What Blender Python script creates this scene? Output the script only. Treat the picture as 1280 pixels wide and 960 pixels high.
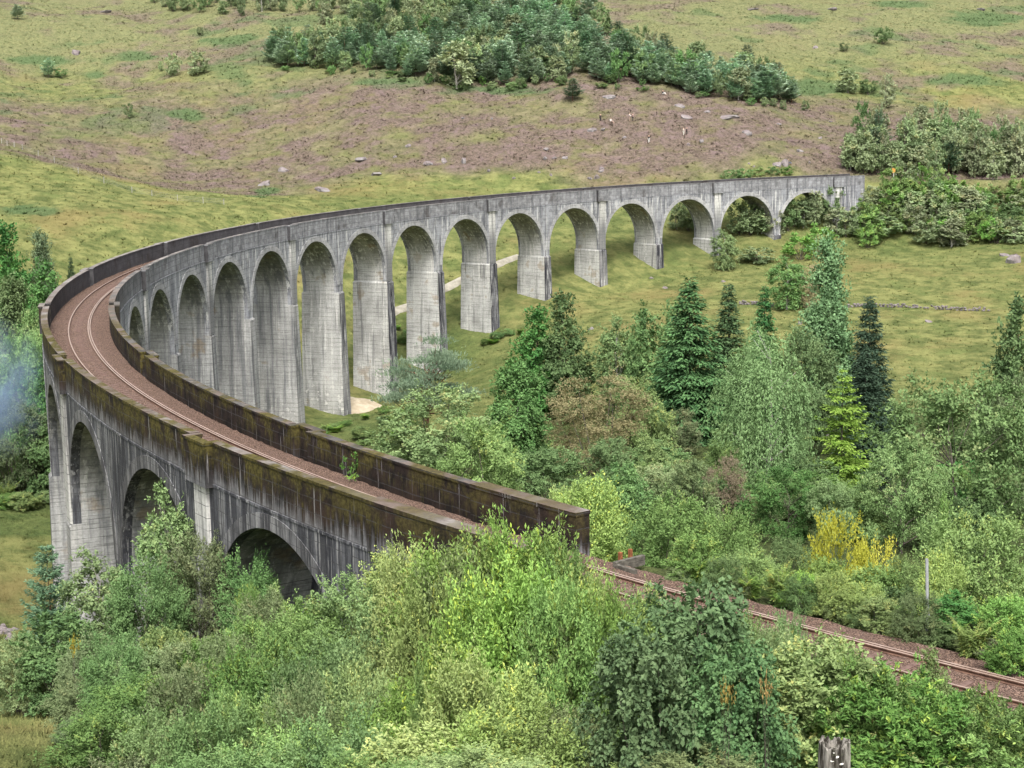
import bpy, math, random
import numpy as np
from mathutils import Matrix, Vector

# ------------------------------------------------------------------ scene, camera, light
scene = bpy.context.scene
for o in list(bpy.data.objects): bpy.data.objects.remove(o)
COL = scene.collection
R0 = 200.0                      # radius of the viaduct's centreline, centre of the curve at the origin
DK = 0.083819                   # angle of one span
PITCH = R0 * DK
CAM = np.array([-108.1034, 224.8548, 17.406])
YAW, PIT, ROL, FPX = -0.443964, -0.165723, -0.016650, 2118.29
def cam_axes():
    cy, sy, cp, sp = math.cos(YAW), math.sin(YAW), math.cos(PIT), math.sin(PIT)
    f = np.array([cy*cp, sy*cp, sp]); r = np.array([sy, -cy, 0.]); u = np.cross(r, f)
    c, s = math.cos(ROL), math.sin(ROL)
    return f, c*r + s*u, -s*r + c*u
FW, RT, UP = cam_axes()
cd = bpy.data.cameras.new('camera'); cam = bpy.data.objects.new('camera', cd); COL.objects.link(cam)
cd.sensor_width = 36.0; cd.lens = 36.0*FPX/1280; cd.clip_start = 0.5; cd.clip_end = 6000
m = Matrix.Identity(4)
for i in range(3): m[i][0], m[i][1], m[i][2], m[i][3] = RT[i], UP[i], -FW[i], CAM[i]
cam.matrix_world = m
scene.camera = cam
scene.render.resolution_x, scene.render.resolution_y = 1024, 768

SUN_EL, SUN_AZ = math.radians(55), math.radians(158)    # azimuth measured from +X, counter-clockwise
w = bpy.data.worlds.new('World'); scene.world = w; w.use_nodes = True
nt = w.node_tree; nt.nodes.clear()
sky = nt.nodes.new('ShaderNodeTexSky'); sky.sky_type = 'NISHITA'; sky.sun_disc = False
sky.sun_elevation = SUN_EL; sky.sun_rotation = math.pi/2 - SUN_AZ
sky.air_density = 1.0; sky.dust_density = 6.0; sky.ozone_density = 1.0
hs = nt.nodes.new('ShaderNodeHueSaturation'); hs.inputs['Saturation'].default_value = 0.30
bg = nt.nodes.new('ShaderNodeBackground'); bg.inputs[1].default_value = 0.125
wo = nt.nodes.new('ShaderNodeOutputWorld')
nt.links.new(sky.outputs[0], hs.inputs['Color']); nt.links.new(hs.outputs[0], bg.inputs[0]); nt.links.new(bg.outputs[0], wo.inputs[0])
sd = bpy.data.lights.new('sun', 'SUN'); sd.energy = 1.5; sd.angle = math.radians(16); sd.color = (1, .965, .9)
sun = bpy.data.objects.new('sun', sd); COL.objects.link(sun)
sdir = Vector((math.cos(SUN_EL)*math.cos(SUN_AZ), math.cos(SUN_EL)*math.sin(SUN_AZ), math.sin(SUN_EL)))
sun.rotation_euler = sdir.to_track_quat('Z', 'Y').to_euler(); sun.location = (0, 0, 200)
vs = scene.view_settings
scene.display_settings.display_device = 'sRGB'
vs.view_transform = 'Standard'; vs.look = 'None'; vs.gamma = 1; vs.use_curve_mapping = False; vs.exposure = 1.27
scene.cycles.max_bounces = 5; scene.cycles.diffuse_bounces = 3; scene.cycles.glossy_bounces = 2; scene.cycles.transmission_bounces = 3; scene.cycles.volume_bounces = 1; scene.cycles.adaptive_threshold = .02

# ------------------------------------------------------------------ small helpers
def ray(x, y): return FW + RT*((x-640)/FPX) + UP*((480-y)/FPX)
def at(x, y, t): return CAM + t*ray(x, y)
def project(P):
    d = np.asarray(P) - CAM; z = d @ FW
    return 640 + FPX*(d @ RT)/z, 480 - FPX*(d @ UP)/z, z
def pol(k, r, z=0.0): return np.array([r*math.cos(k*DK), r*math.sin(k*DK), z])

def tag(o, label=None, cat=None, group=None, kind=None):
    if label: o['label'] = label
    if cat: o['category'] = cat
    if group: o['group'] = group
    if kind: o['kind'] = kind
    return o
def obj(name, me, parent=None):
    o = bpy.data.objects.new(name, me); COL.objects.link(o)
    if parent is not None: o.parent = parent
    return o
def empty(name, loc=(0, 0, 0)):
    o = bpy.data.objects.new(name, None); COL.objects.link(o); o.location = loc; o.empty_display_size = 0.3
    return o
def mesh(name, V, Fq, mats, attrs=None, smooth=False, mi=None):
    """V (n,3); Fq (m,3|4) array of indices; fast creation"""
    V = np.asarray(V, np.float32); Fq = np.asarray(Fq, np.int32)
    me = bpy.data.meshes.new(name); n, k = Fq.shape
    me.vertices.add(len(V)); me.vertices.foreach_set('co', V.ravel())
    me.loops.add(n*k); me.loops.foreach_set('vertex_index', Fq.ravel())
    me.polygons.add(n); me.polygons.foreach_set('loop_start', np.arange(0, n*k, k, dtype=np.int32))
    me.polygons.foreach_set('use_smooth', np.full(n, bool(smooth)))
    for mt in (mats if isinstance(mats, (list, tuple)) else [mats]): me.materials.append(mt)
    if mi is not None: me.polygons.foreach_set('material_index', np.asarray(mi, np.int32))
    for an, av in (attrs or {}).items():
        a = me.attributes.new(an, 'FLOAT', 'POINT'); a.data.foreach_set('value', np.asarray(av, np.float32))
    me.update(calc_edges=True)
    return me

_lat = np.random.default_rng(5).random((256, 256)).astype(np.float64)
def vnoise(x, y):
    xi = np.floor(x).astype(int); yi = np.floor(y).astype(int); fx = x-xi; fy = y-yi
    fx = fx*fx*(3-2*fx); fy = fy*fy*(3-2*fy); a = xi & 255; b = yi & 255; a1 = (xi+1) & 255; b1 = (yi+1) & 255
    return (_lat[a, b]*(1-fx)+_lat[a1, b]*fx)*(1-fy) + (_lat[a, b1]*(1-fx)+_lat[a1, b1]*fx)*fy
def fbm(x, y, o=4):
    s = 0; a = .5; t = 0
    for i in range(o):
        s = s + a*vnoise(x*2**i+17.3*i, y*2**i+9.1*i); t += a; a *= .55
    return s/t
def sstep(a, b, x):
    t = np.clip((x-a)/(b-a), 0, 1); return t*t*(3-2*t)

# ------------------------------------------------------------------ node helpers
class NB:
    def __init__(s, name):
        s.mat = bpy.data.materials.new(name); s.mat.use_nodes = True; s.t = s.mat.node_tree; s.t.nodes.clear()
        s.out = s.t.nodes.new('ShaderNodeOutputMaterial')
    def n(s, typ, ins=None, **kw):
        nd = s.t.nodes.new(typ)
        for k, v in kw.items(): setattr(nd, k, v)
        for k, v in (ins or {}).items():
            if isinstance(v, bpy.types.NodeSocket): s.t.links.new(v, nd.inputs[k])
            else: nd.inputs[k].default_value = v
        return nd
    def math(s, op, a, b=0.0, c=None, clamp=False):
        d = {0: a, 1: b}
        if c is not None: d[2] = c
        return s.n('ShaderNodeMath', d, operation=op, use_clamp=clamp).outputs[0]
    def mr(s, v, a, b, c=0.0, d=1.0): return s.n('ShaderNodeMapRange', {0: v, 1: a, 2: b, 3: c, 4: d}, interpolation_type='SMOOTHSTEP').outputs[0]
    def mix(s, f, a, b, mode='MIX'):
        nd = s.n('ShaderNodeMix', data_type='RGBA', blend_type=mode)
        for k, v in ((0, f), (6, a), (7, b)):
            if isinstance(v, bpy.types.NodeSocket): s.t.links.new(v, nd.inputs[k])
            else: nd.inputs[k].default_value = (tuple(v)+(1,) if k else v)
        return nd.outputs[2]
    def noise(s, vec, scale=1, detail=4, rough=.55, dist=0): return s.n('ShaderNodeTexNoise', {'Vector': vec, 'Scale': scale, 'Detail': detail, 'Roughness': rough, 'Distortion': dist}).outputs['Fac']
    def vmul(s, v, k, off=(0, 0, 0)): return s.n('ShaderNodeVectorMath', {0: v, 1: k, 2: off}, operation='MULTIPLY_ADD').outputs[0]
    def attr(s, name): return s.n('ShaderNodeAttribute', attribute_name=name).outputs['Fac']
    def bsdf(s, col, rough=.9, normal=None, spec=.2, metal=0.0):
        d = {'Base Color': col if isinstance(col, bpy.types.NodeSocket) else tuple(col)+(1,), 'Roughness': rough, 'Specular IOR Level': spec, 'Metallic': metal}
        if normal is not None: d['Normal'] = normal
        b = s.n('ShaderNodeBsdfPrincipled', d); return b.outputs[0]
    def bump(s, h, strength=.4, dist=.1): return s.n('ShaderNodeBump', {'Height': h, 'Strength': strength, 'Distance': dist}).outputs[0]
    def surf(s, sh): s.t.links.new(sh, s.out.inputs[0]); return s.mat

# ------------------------------------------------------------------ materials
def concrete(name, kind):
    b = NB(name)
    g = b.n('ShaderNodeNewGeometry'); P = g.outputs['Position']; N = g.outputs['Normal']
    sx = b.n('ShaderNodeSeparateXYZ', {0: P}); x, y, z = sx.outputs
    ang = b.math('ARCTAN2', y, x); k = b.math('DIVIDE', ang, DK); s = b.math('MULTIPLY', ang, R0)
    r = b.math('SQRT', b.math('ADD', b.math('MULTIPLY', x, x), b.math('MULTIPLY', y, y)))
    C = b.n('ShaderNodeCombineXYZ', {0: s, 1: r, 2: z}).outputs[0]
    rad = b.n('ShaderNodeVectorMath', {0: P, 1: (1, 1, 0)}, operation='MULTIPLY').outputs[0]
    rad = b.n('ShaderNodeVectorMath', {0: rad}, operation='NORMALIZE').outputs[0]
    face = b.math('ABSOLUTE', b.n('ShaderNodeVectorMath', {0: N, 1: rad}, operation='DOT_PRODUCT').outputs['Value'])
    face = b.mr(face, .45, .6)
    nz = b.n('ShaderNodeSeparateXYZ', {0: N}).outputs[2]
    blot = b.noise(C, .30, 5); fine = b.noise(C, 5, 8, .65); mid = b.noise(b.vmul(C, (1, 1, 1), (31, 7, 3)), 1.1, 6, .6)
    sd = b.noise(b.vmul(C, (1.5, 1.5, .09)), 1.0, 5, .6)
    sw = b.noise(b.vmul(C, (2.2, 2.2, .10), (50, 3, 9)), 1.0, 5, .6)
    lift = b.math('FRACT', b.math('DIVIDE', b.math('ADD', z, b.math('MULTIPLY', blot, .25)), .68))
    line = b.math('MULTIPLY', b.math('LESS_THAN', lift, .075), b.mr(mid, .36, .58, .25, 1))
    board = b.noise(b.vmul(C, (.25, .25, 7)), 1.0, 4, .6)          # shutter-board marks
    fs = b.noise(b.vmul(C, (5.5, 5.5, .22), (3, 8, 1)), 1.0, 4, .6)           # fine drips
    fw = b.noise(b.vmul(C, (6.5, 6.5, .30), (13, 28, 5)), 1.0, 4, .6)
    nearf = b.mr(k, 14.5, 18.5)
    def reveal():
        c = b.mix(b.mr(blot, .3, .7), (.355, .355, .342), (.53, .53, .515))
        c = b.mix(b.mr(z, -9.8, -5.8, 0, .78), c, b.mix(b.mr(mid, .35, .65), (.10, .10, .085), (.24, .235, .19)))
        c = b.mix(b.mr(board, .52, .66, 0, .5), c, (.11, .11, .095))
        c = b.mix(b.mr(sd, .52, .66, 0, .6), c, (.105, .107, .11))
        c = b.mix(b.mr(fs, .58, .70, 0, .38), c, (.10, .10, .10))
        c = b.mix(b.math('MULTIPLY', b.mr(sw, .55, .61), b.mr(mid, .38, .55, .2, .9)), c, (.58, .575, .545))
        c = b.mix(b.math('MULTIPLY', b.mr(mid, .56, .62), b.mr(z, -23, -28)), c, (.62, .61, .58))
        c = b.mix(b.math('MULTIPLY', b.mr(k, 9.0, 10.4), b.mr(sd, .4, .6, .25, .65)), c, (.12, .125, .135))
        return b.mix(b.math('MULTIPLY', b.mr(blot, .60, .68), .5), c, (.24, .17, .09))
    if kind == 'ring':
        col = b.mix(b.mr(blot, .3, .7), (.30, .30, .31), (.46, .46, .46)); col = b.mix(b.mr(mid, .45, .7, 0, .5), col, (.15, .15, .16)); col = b.mix(b.mr(fs, .54, .66, 0, .5), col, (.09, .09, .10))
        nm = b.math('MULTIPLY', nearf, b.mr(sd, .36, .56, .5, .92)); col = b.mix(nm, col, (.03, .03, .036)); col = b.mix(b.math('MULTIPLY', nearf, b.math('MULTIPLY', b.mr(fw, .50, .60), b.mr(sw, .42, .6, .1, .8))), col, (.34, .34, .34)); bh = mid
    elif kind == 'wall':
        col = b.mix(b.mr(blot, .3, .7), (.215, .223, .247), (.36, .368, .392))
        col = b.mix(b.mr(mid, .45, .7, 0, .6), col, (.115, .118, .13))
        col = b.mix(b.mr(sd, .49, .64, 0, .66), col, (.078, .080, .092))
        col = b.mix(b.mr(fs, .53, .64, 0, .5), col, (.07, .07, .078))
        wh = b.math('MULTIPLY', b.mr(fw, .54, .60), b.mr(sw, .42, .56))
        col = b.mix(b.math('MULTIPLY', wh, b.mr(z, -1.9, -2.8, 0, .85)), col, (.52, .52, .51))
        col = b.mix(b.math('MULTIPLY', b.mr(sw, .56, .61), b.mr(z, -2.2, -2.9, 0, .85)), col, (.55, .55, .54))
        nm = b.math('MULTIPLY', nearf, b.mr(sd, .34, .56, .60, .93)); col = b.mix(nm, col, (.030, .031, .038))
        col = b.mix(b.math('MULTIPLY', nearf, b.math('MULTIPLY', b.mr(fw, .53, .60), b.mr(sw, .44, .6, .1, .85))), col, (.34, .34, .345))
        bh = mid
    elif kind == 'barrel':
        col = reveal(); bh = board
    elif kind == 'pier':
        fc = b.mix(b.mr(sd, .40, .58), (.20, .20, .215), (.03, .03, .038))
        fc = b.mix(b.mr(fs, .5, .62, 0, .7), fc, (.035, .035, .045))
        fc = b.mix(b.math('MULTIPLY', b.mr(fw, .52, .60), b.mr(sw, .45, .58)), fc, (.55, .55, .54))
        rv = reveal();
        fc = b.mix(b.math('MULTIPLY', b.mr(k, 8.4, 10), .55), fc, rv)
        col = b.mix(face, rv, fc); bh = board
    elif kind == 'pilaster':
        col = b.mix(b.mr(sd, .45, .62, 0, .7), (.58, .575, .55), (.17, .17, .17)); col = b.mix(b.mr(fs, .52, .64, 0, .6), col, (.10, .10, .10))
        col = b.mix(b.math('MULTIPLY', b.mr(z, -4, -8.5, 0, .85), b.mr(k, 17, 15)), col, (.16, .163, .17)); bh = mid
    else:
        far = b.mix(b.mr(mid, .35, .65), (.19, .192, .205), (.33, .333, .35))
        far = b.mix(b.mr(sd, .48, .66, 0, .5), far, (.07, .07, .078)); far = b.mix(b.mr(fs, .53, .66, 0, .4), far, (.06, .058, .06))
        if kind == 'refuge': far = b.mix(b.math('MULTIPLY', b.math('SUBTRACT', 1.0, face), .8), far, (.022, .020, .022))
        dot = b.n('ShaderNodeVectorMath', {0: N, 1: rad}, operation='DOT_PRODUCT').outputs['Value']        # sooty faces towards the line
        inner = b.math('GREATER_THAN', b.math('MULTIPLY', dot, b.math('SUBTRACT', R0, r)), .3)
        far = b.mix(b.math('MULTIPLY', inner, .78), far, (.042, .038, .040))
        brown = b.mix(b.mr(mid, .35, .62), (.010, .008, .007), (.030, .020, .016))
        brown = b.mix(b.mr(blot, .52, .68, 0, .6), brown, (.046, .027, .018))
        brown = b.mix(b.math('MULTIPLY', b.mr(fw, .58, .66), b.mr(sw, .5, .6)), brown, (.24, .23, .225))
        drip = b.math('ADD', z, b.math('MULTIPLY', b.math('SUBTRACT', fs, .5), 3.2))
        nearm = b.math('MULTIPLY', b.mr(k, 13.0, 17.0), b.math('MAXIMUM', b.mr(drip, -2.5, -1.25, .3, 1), inner))
        nearm = b.math('MAXIMUM', nearm, b.mr(blot, .56, .7, 0, .5))
        col = b.mix(nearm, far, brown)
        top = b.mr(nz, .5, .8)
        if kind == 'coping':
            tc = b.mix(b.mr(mid, .35, .65), (.15, .135, .125), (.27, .25, .235))
            tc = b.mix(b.math('MULTIPLY', b.mr(k, 13, 17), b.mr(blot, .38, .58, .1, .75)), tc, (.10, .065, .048))
            col = b.mix(top, col, tc)
        moss = b.math('MULTIPLY', b.math('MULTIPLY', b.mr(k, 15.5, 17.5), b.mr(k, 22.5, 20.3)), b.mr(b.noise(b.vmul(C, (1, 1, .8), (9, 2, 5)), .55, 6, .65), .41, .54))
        moss = b.math('MULTIPLY', moss, b.mr(drip, -1.6, -.4))
        mossc = b.mix(b.mr(fine, .35, .65), (.034, .030, .009), (.120, .100, .024))
        col = b.mix(moss, col, mossc); bh = mid
    pv = b.noise(b.vmul(C, (.085, .3, .05), (5, 1, 2)), 1.0, 3, .6)          # every bay weathers differently
    col = b.mix(b.mr(pv, .42, .62, 0, .30), col, b.mix(1, col, (.55, .54, .52), 'MULTIPLY')); col = b.mix(b.mr(pv, .46, .34, 0, .3), col, (.50, .49, .46)) if kind in ('barrel', 'pier') else col
    col = b.mix(b.math('MULTIPLY', line, .7), col, (.06, .06, .06))
    col = b.mix(b.mr(fine, .3, .7, .0, .45), col, b.mix(.6, col, (.02, .02, .02)))
    h = b.math('ADD', b.math('ADD', bh, b.math('MULTIPLY', fine, .7)), b.math('MULTIPLY', line, -.8))
    return b.surf(b.bsdf(col, .92, b.bump(h, .55, .07), .15))
M = {}
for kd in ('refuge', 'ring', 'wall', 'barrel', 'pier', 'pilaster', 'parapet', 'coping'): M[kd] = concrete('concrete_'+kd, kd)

def simple(name, c1, c2, scale=3, rough=.85, bump=.3, metal=0.0, detail=6):
    b = NB(name); co = b.n('ShaderNodeTexCoord').outputs['Object']
    n = b.noise(co, scale, detail, .6)
    return b.surf(b.bsdf(b.mix(b.mr(n, .3, .7), c1, c2), rough, b.bump(n, bump, .05), .25, metal))
M['rail_side'] = simple('rusted_rail', (.075, .04, .028), (.15, .085, .06), 4)
M['rail_top'] = simple('worn_rail_head', (.22, .155, .125), (.33, .25, .21), 2, .45, .1)
M['sleeper'] = simple('sleeper_timber', (.09, .055, .045), (.16, .105, .088), 5)
M['old_timber'] = simple('weathered_timber', (.055, .05, .042), (.13, .12, .10), 4)
M['rust'] = simple('orange_rust', (.15, .055, .025), (.26, .10, .04), 9)
M['pole'] = simple('galvanised_steel', (.20, .21, .22), (.30, .31, .32), 3, .5, .1)
M['post'] = simple('grey_fence_post', (.30, .29, .27), (.44, .43, .40), 8)
M['dark_post'] = simple('dark_fence_post', (.035, .033, .03), (.07, .065, .06), 8)
M['wire'] = simple('fence_wire', (.20, .20, .20), (.32, .32, .32), 8, .5, .1)
M['bark'] = simple('bark', (.06, .05, .042), (.14, .12, .10), 7)
M['bark_pale'] = simple('pale_birch_bark', (.28, .26, .23), (.52, .50, .46), 6)
M['bark_red'] = simple('pine_bark', (.10, .05, .03), (.20, .11, .07), 6)
M['stump'] = simple('dead_wood', (.09, .08, .065), (.26, .24, .21), 5, .9, .8)
def stumpmat():
    b = NB('split_dead_wood'); co = b.n('ShaderNodeTexCoord').outputs['Object']
    n = b.noise(b.vmul(co, (9, 9, 1.3)), 1.0, 6, .65); f = b.noise(co, 14, 5, .7)
    c = b.mix(b.mr(n, .38, .6), (.035, .03, .025), (.30, .28, .25)); c = b.mix(b.mr(f, .5, .7, 0, .4), c, (.12, .13, .08))
    return b.surf(b.bsdf(c, .95, b.bump(n, 1.0, .12), .05))
M['stump'] = stumpmat()
M['white_chip'] = simple('white_bracket_fungus', (.62, .6, .56), (.75, .73, .68), 5)
M['sign'] = simple('orange_sign', (.40, .20, .04), (.46, .24, .05), 2, .6, .05)
M['white_paint'] = simple('white_paint', (.62, .62, .60), (.74, .74, .72), 4, .6, .05)
M['bare_timber'] = simple('pale_timber', (.42, .38, .26), (.55, .50, .36), 4)

def rockmat():
    b = NB('grey_rock'); co = b.n('ShaderNodeTexCoord').outputs['Object']
    n = b.noise(co, 1.2, 8, .65); n2 = b.noise(b.vmul(co, (1, 1, 1), (4, 5, 6)), .5, 4)
    c = b.mix(b.mr(n, .3, .7), (.075, .07, .07), (.25, .235, .23)); c = b.mix(b.mr(n2, .5, .65, 0, .6), c, (.22, .18, .18))
    return b.surf(b.bsdf(c, .95, b.bump(n, .8, .2), .1))
M['rock'] = rockmat()

def ballastmat():
    b = NB('rusty_ballast'); P = b.n('ShaderNodeNewGeometry').outputs['Position']
    v = b.n('ShaderNodeTexVoronoi', {'Vector': P, 'Scale': 17.0, 'Randomness': 1.0})
    n = b.noise(P, .5, 5); f = b.noise(P, 14, 4)
    c = b.mix(b.n('ShaderNodeSeparateColor', {0: v.outputs['Color']}).outputs[0], (.080, .052, .040), (.24, .162, .125))
    c = b.mix(b.mr(n, .45, .65, 0, .5), c, (.17, .115, .095)); c = b.mix(b.mr(f, .62, .7, 0, .5), c, (.40, .34, .31))
    c = b.mix(b.mr(v.outputs['Distance'], .45, .7, 0, .75), c, (.03, .018, .015))
    h = b.math('SUBTRACT', 1.0, v.outputs['Distance'])
    return b.surf(b.bsdf(c, .95, b.bump(h, 1.0, .05), .1))
M['ballast'] = ballastmat()

def leafmat(name, c1, c2, c3=None, trans=.30, hue=.0, rough=.55):
    """c1 dark, c2 light leaf colour, c3 the odd turning leaf; varied per leaf ('tint'), per clump ('clump') and per plant"""
    b = NB(name)
    ti = b.attr('tint'); cl = b.attr('clump'); rnd = b.n('ShaderNodeObjectInfo').outputs['Random']
    f = b.math('ADD', b.math('MULTIPLY', ti, .40), b.math('MULTIPLY', cl, .60))
    c = b.mix(f, c1, c2)
    if c3 is not None: c = b.mix(b.math('MULTIPLY', b.mr(cl, .70, .95), b.mr(ti, .25, .6)), c, c3)
    hsv = b.n('ShaderNodeHueSaturation', {'Hue': b.math('MULTIPLY_ADD', rnd, .045, .4775), 'Saturation': b.math('MULTIPLY_ADD', rnd, .25, .86), 'Value': b.math('MULTIPLY_ADD', b.math('FRACT', b.math('MULTIPLY', rnd, 7.31)), .56, .70), 'Color': c}).outputs[0]
    p = b.bsdf(hsv, rough, None, .10)
    tr = b.n('ShaderNodeBsdfTranslucent', {'Color': b.mix(.5, hsv, b.mix(1, hsv, (1.0, 1.1, .45), 'MULTIPLY'))}).outputs[0]
    ms = b.n('ShaderNodeMixShader', {0: trans, 1: p, 2: tr}).outputs[0]
    return b.surf(ms)
L = dict(
    willow=leafmat('leaf_willow', (.108, .18, .060), (.27, .375, .135), (.35, .40, .12), .22),
    pale=leafmat('leaf_pale_willow', (.17, .26, .070), (.34, .455, .145), (.47, .53, .11), .24),
    grey=leafmat('leaf_grey_sallow', (.10, .16, .064), (.26, .345, .15), (.30, .31, .13), .22),
    greyblue=leafmat('leaf_blue_sallow', (.088, .155, .062), (.23, .33, .14), None, .22),
    sycamore=leafmat('leaf_sycamore', (.060, .125, .052), (.18, .28, .118), None, .18),
    rhodo=leafmat('leaf_rhododendron', (.075, .145, .042), (.225, .335, .105), (.36, .43, .11), .2, rough=.45),
    lime=leafmat('leaf_lime_larch', (.13, .21, .040), (.29, .385, .095), None, .3),
    birch=leafmat('leaf_birch', (.095, .165, .060), (.25, .36, .15), (.29, .35, .13), .2),
    birchdim=leafmat('leaf_birch_hill', (.16, .21, .11), (.36, .43, .24), (.38, .37, .19), .25),
    brown=leafmat('leaf_brown_seeded', (0.183, 0.152, 0.091), (0.403, 0.342, 0.220), (.26, .30, .14)),
    oak=leafmat('leaf_oak', (.070, .145, .042), (.215, .345, .125), (.26, .33, .13), .2),
    alder=leafmat('leaf_alder', (.055, .14, .045), (.165, .30, .095), None, .22),
    green=leafmat('leaf_fresh_green', (.10, .185, .05), (.28, .41, .135), (.40, .45, .12), .24),
    poplar=leafmat('leaf_poplar', (.10, .185, .085), (.24, .37, .18), None, .2),
    spruce=leafmat('needle_spruce', (.030, .075, .030), (.105, .200, .075), None, .1),
    fir=leafmat('needle_dark_fir', (.022, .05, .032), (.07, .125, .075), None, .1),
    pine=leafmat('needle_pine', (.17, .26, .18), (.44, .58, .40), None, .15),
    scots=leafmat('needle_scots_pine', (.075, .14, .085), (.24, .34, .21), None, .12),
    weep=leafmat('leaf_weeping_birch', (.15, .225, .10), (.315, .42, .205), None, .22),
    yellow=leafmat('leaf_turned_yellow', (.42, .40, .06), (.70, .64, .16), (.36, .44, .13), .3),
    orange=leafmat('leaf_turned_orange', (.34, .24, .05), (.58, .45, .12), (.25, .33, .10), .3),
    fern=leafmat('frond_bracken', (.10, .19, .04), (.28, .42, .10), (.34, .36, .08)),
    hillbracken=leafmat('frond_hill_bracken', (.12, .21, .08), (.27, .38, .17)),
)

# ------------------------------------------------------------------ terrain
CP = []
for (px, py, t, *dz) in [
    # valley floor and meadow left of the viaduct
    (0, 790, 155), (40, 620, 205), (10, 690, 180), (0, 480, 240, -3), (0, 330, 275), (60, 320, 285), (120, 300, 300), (200, 290, 310), (0, 250, 320), (100, 250, 325),
    (0, 186, 362), (60, 206, 357), (120, 226, 352), (180, 246, 348), (260, 254, 346), (340, 257, 346), (0, 176, 405), (60, 192, 405), (120, 205, 405), (180, 222, 400), (260, 235, 392), (340, 240, 388),
    # the heather hill
    (60, 100, 500), (60, 0, 620), (300, 180, 430), (300, 100, 480), (300, 40, 540), (300, 0, 600), (480, 235, 382), (480, 150, 430), (480, 90, 470), (480, 0, 570),
    (560, 340, 335), (500, 388, 322), (640, 322, 342), (760, 310, 350), (700, 270, 368), (640, 235, 385), (640, 150, 425), (640, 105, 455), (640, 0, 560), (780, 220, 390), (780, 150, 418), (780, 108, 440), (780, 50, 500),
    (900, 225, 386), (900, 150, 420), (960, 135, 432), (960, 100, 475), (900, 0, 585), (1010, 180, 405), (1060, 150, 440), (1150, 60, 520), (1150, 0, 600), (1270, 150, 455), (1270, 60, 530), (1270, 0, 610),
    (1150, 150, 440), (1150, 215, 400), (1130, 298, 366), (1270, 260, 385), (1270, 322, 340), (1200, 300, 362),
    # the field inside the curve
    (1100, 330, 345), (900, 345, 340), (1200, 384, 303), (1000, 384, 303), (1100, 430, 275), (1200, 500, 238), (900, 420, 285), (760, 420, 288), (650, 470, 270), (1270, 480, 245), (560, 500, 262),
    (860, 560, 222), (700, 560, 225), (560, 570, 225), (1270, 600, 190), (985, 682, 126), (860, 690, 118), (906, 668, 132), (1040, 675, 122), (776, 668, 112), (830, 650, 140), (690, 655, 140), (1130, 695, 122), (1205, 705, 130), (1290, 705, 130), (600, 660, 128), (960, 612, 164), (742, 592, 168), (1054, 628, 166), (645, 602, 176), (800, 590, 182), (862, 552, 206), (1088, 592, 198), (548, 610, 142), (1210, 640, 160), (1000, 570, 205),
    # the slope below the camera
    (20, 950, 60), (22, 892, 73), (-60, 900, 80), (-200, 960, 70)] + [(x, 1075, t) for x in (-400, 100, 640, 1180, 1700) for t in (7, 14, 21, 28)] + [(x, 1085, t) for x in (120, 300, 480, 640) for t in (35, 42, 50)] + [(x, 1050, t) for x in (820, 1000, 1180, 1300) for t in (35, 41)] + [(120, 1040, 60), (300, 1060, 62), (480, 1020, 60), (250, 960, 78), (640, 960, 58)]:
    p = at(px, py, t); p[2] += dz[0] if dz else 0; CP.append(p)
for k, z in ((-3, -2), (-1.2, -4), (0, -10.5), (1, -13.2), (2, -15.5), (3, -17.1), (4, -19.3), (5, -20), (6, -24.1), (7, -29.6), (8, -31.2), (9, -31.6), (11, -32), (13, -32), (15, -31.5), (17, -28), (18, -23), (19, -17), (20, -11), (21, -6), (21.6, -2.6)):
    CP.append(pol(k, 196, z))
for k, r, z in ((22, 192, -4.5), (22, 180, -9.5), (20, 188, -13), (20, 175, -20), (18, 185, -25), (23, 192, -3.5), (23.5, 180, -8), (24, 192, -3), (25, 196, -2.5),
                (20, 208, -12), (19, 210, -17.5), (18, 212, -22), (17, 208, -27), (15, 212, -29.5), (13, 212, -29), (11, 210, -30),
                (24, 207, -.6), (24, 216, 5), (23, 207, -1.6), (23, 215, 1), (23, 225, 4.6), (22, 207, -2.8), (21, 207, -6), (20, 218, -14), (20, 235, -12), (26, 206, 1), (26, 225, 10)):
    CP.append(pol(k, r, z))
CP += [np.array(q, float) for q in ((-108.1, 224.9, 15.7), (-150, 250, 30), (-135, 205, 9), (600, -100, 85), (520, 200, 72), (650, 100, 88), (430, -220, 60), (100, -220, -6), (-100, -100, -20), (-120, 90, -12), (0, 60, -27), (60, -60, -18), (220, 320, 0), (20, 350, -20), (-100, 360, 20), (320, 260, 25), (1200, 0, 210), (900, -700, 160), (900, 700, 160), (0, -800, 20), (0, 900, 40), (-700, 0, 40), (-600, 600, 110))]
CP = np.array(CP)
def _phi(d2): return np.sqrt(d2 + 36.0)
def _solve():
    X = CP[:, :2]; n = len(X)
    A = _phi(((X[:, None]-X[None])**2).sum(-1)) - np.eye(n)*0.6
    B = np.c_[np.ones(n), X/300.]; K = np.block([[A, B], [B.T, np.zeros((3, 3))]])
    return np.linalg.solve(K, np.r_[CP[:, 2], np.zeros(3)])
_W = _solve()
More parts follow.
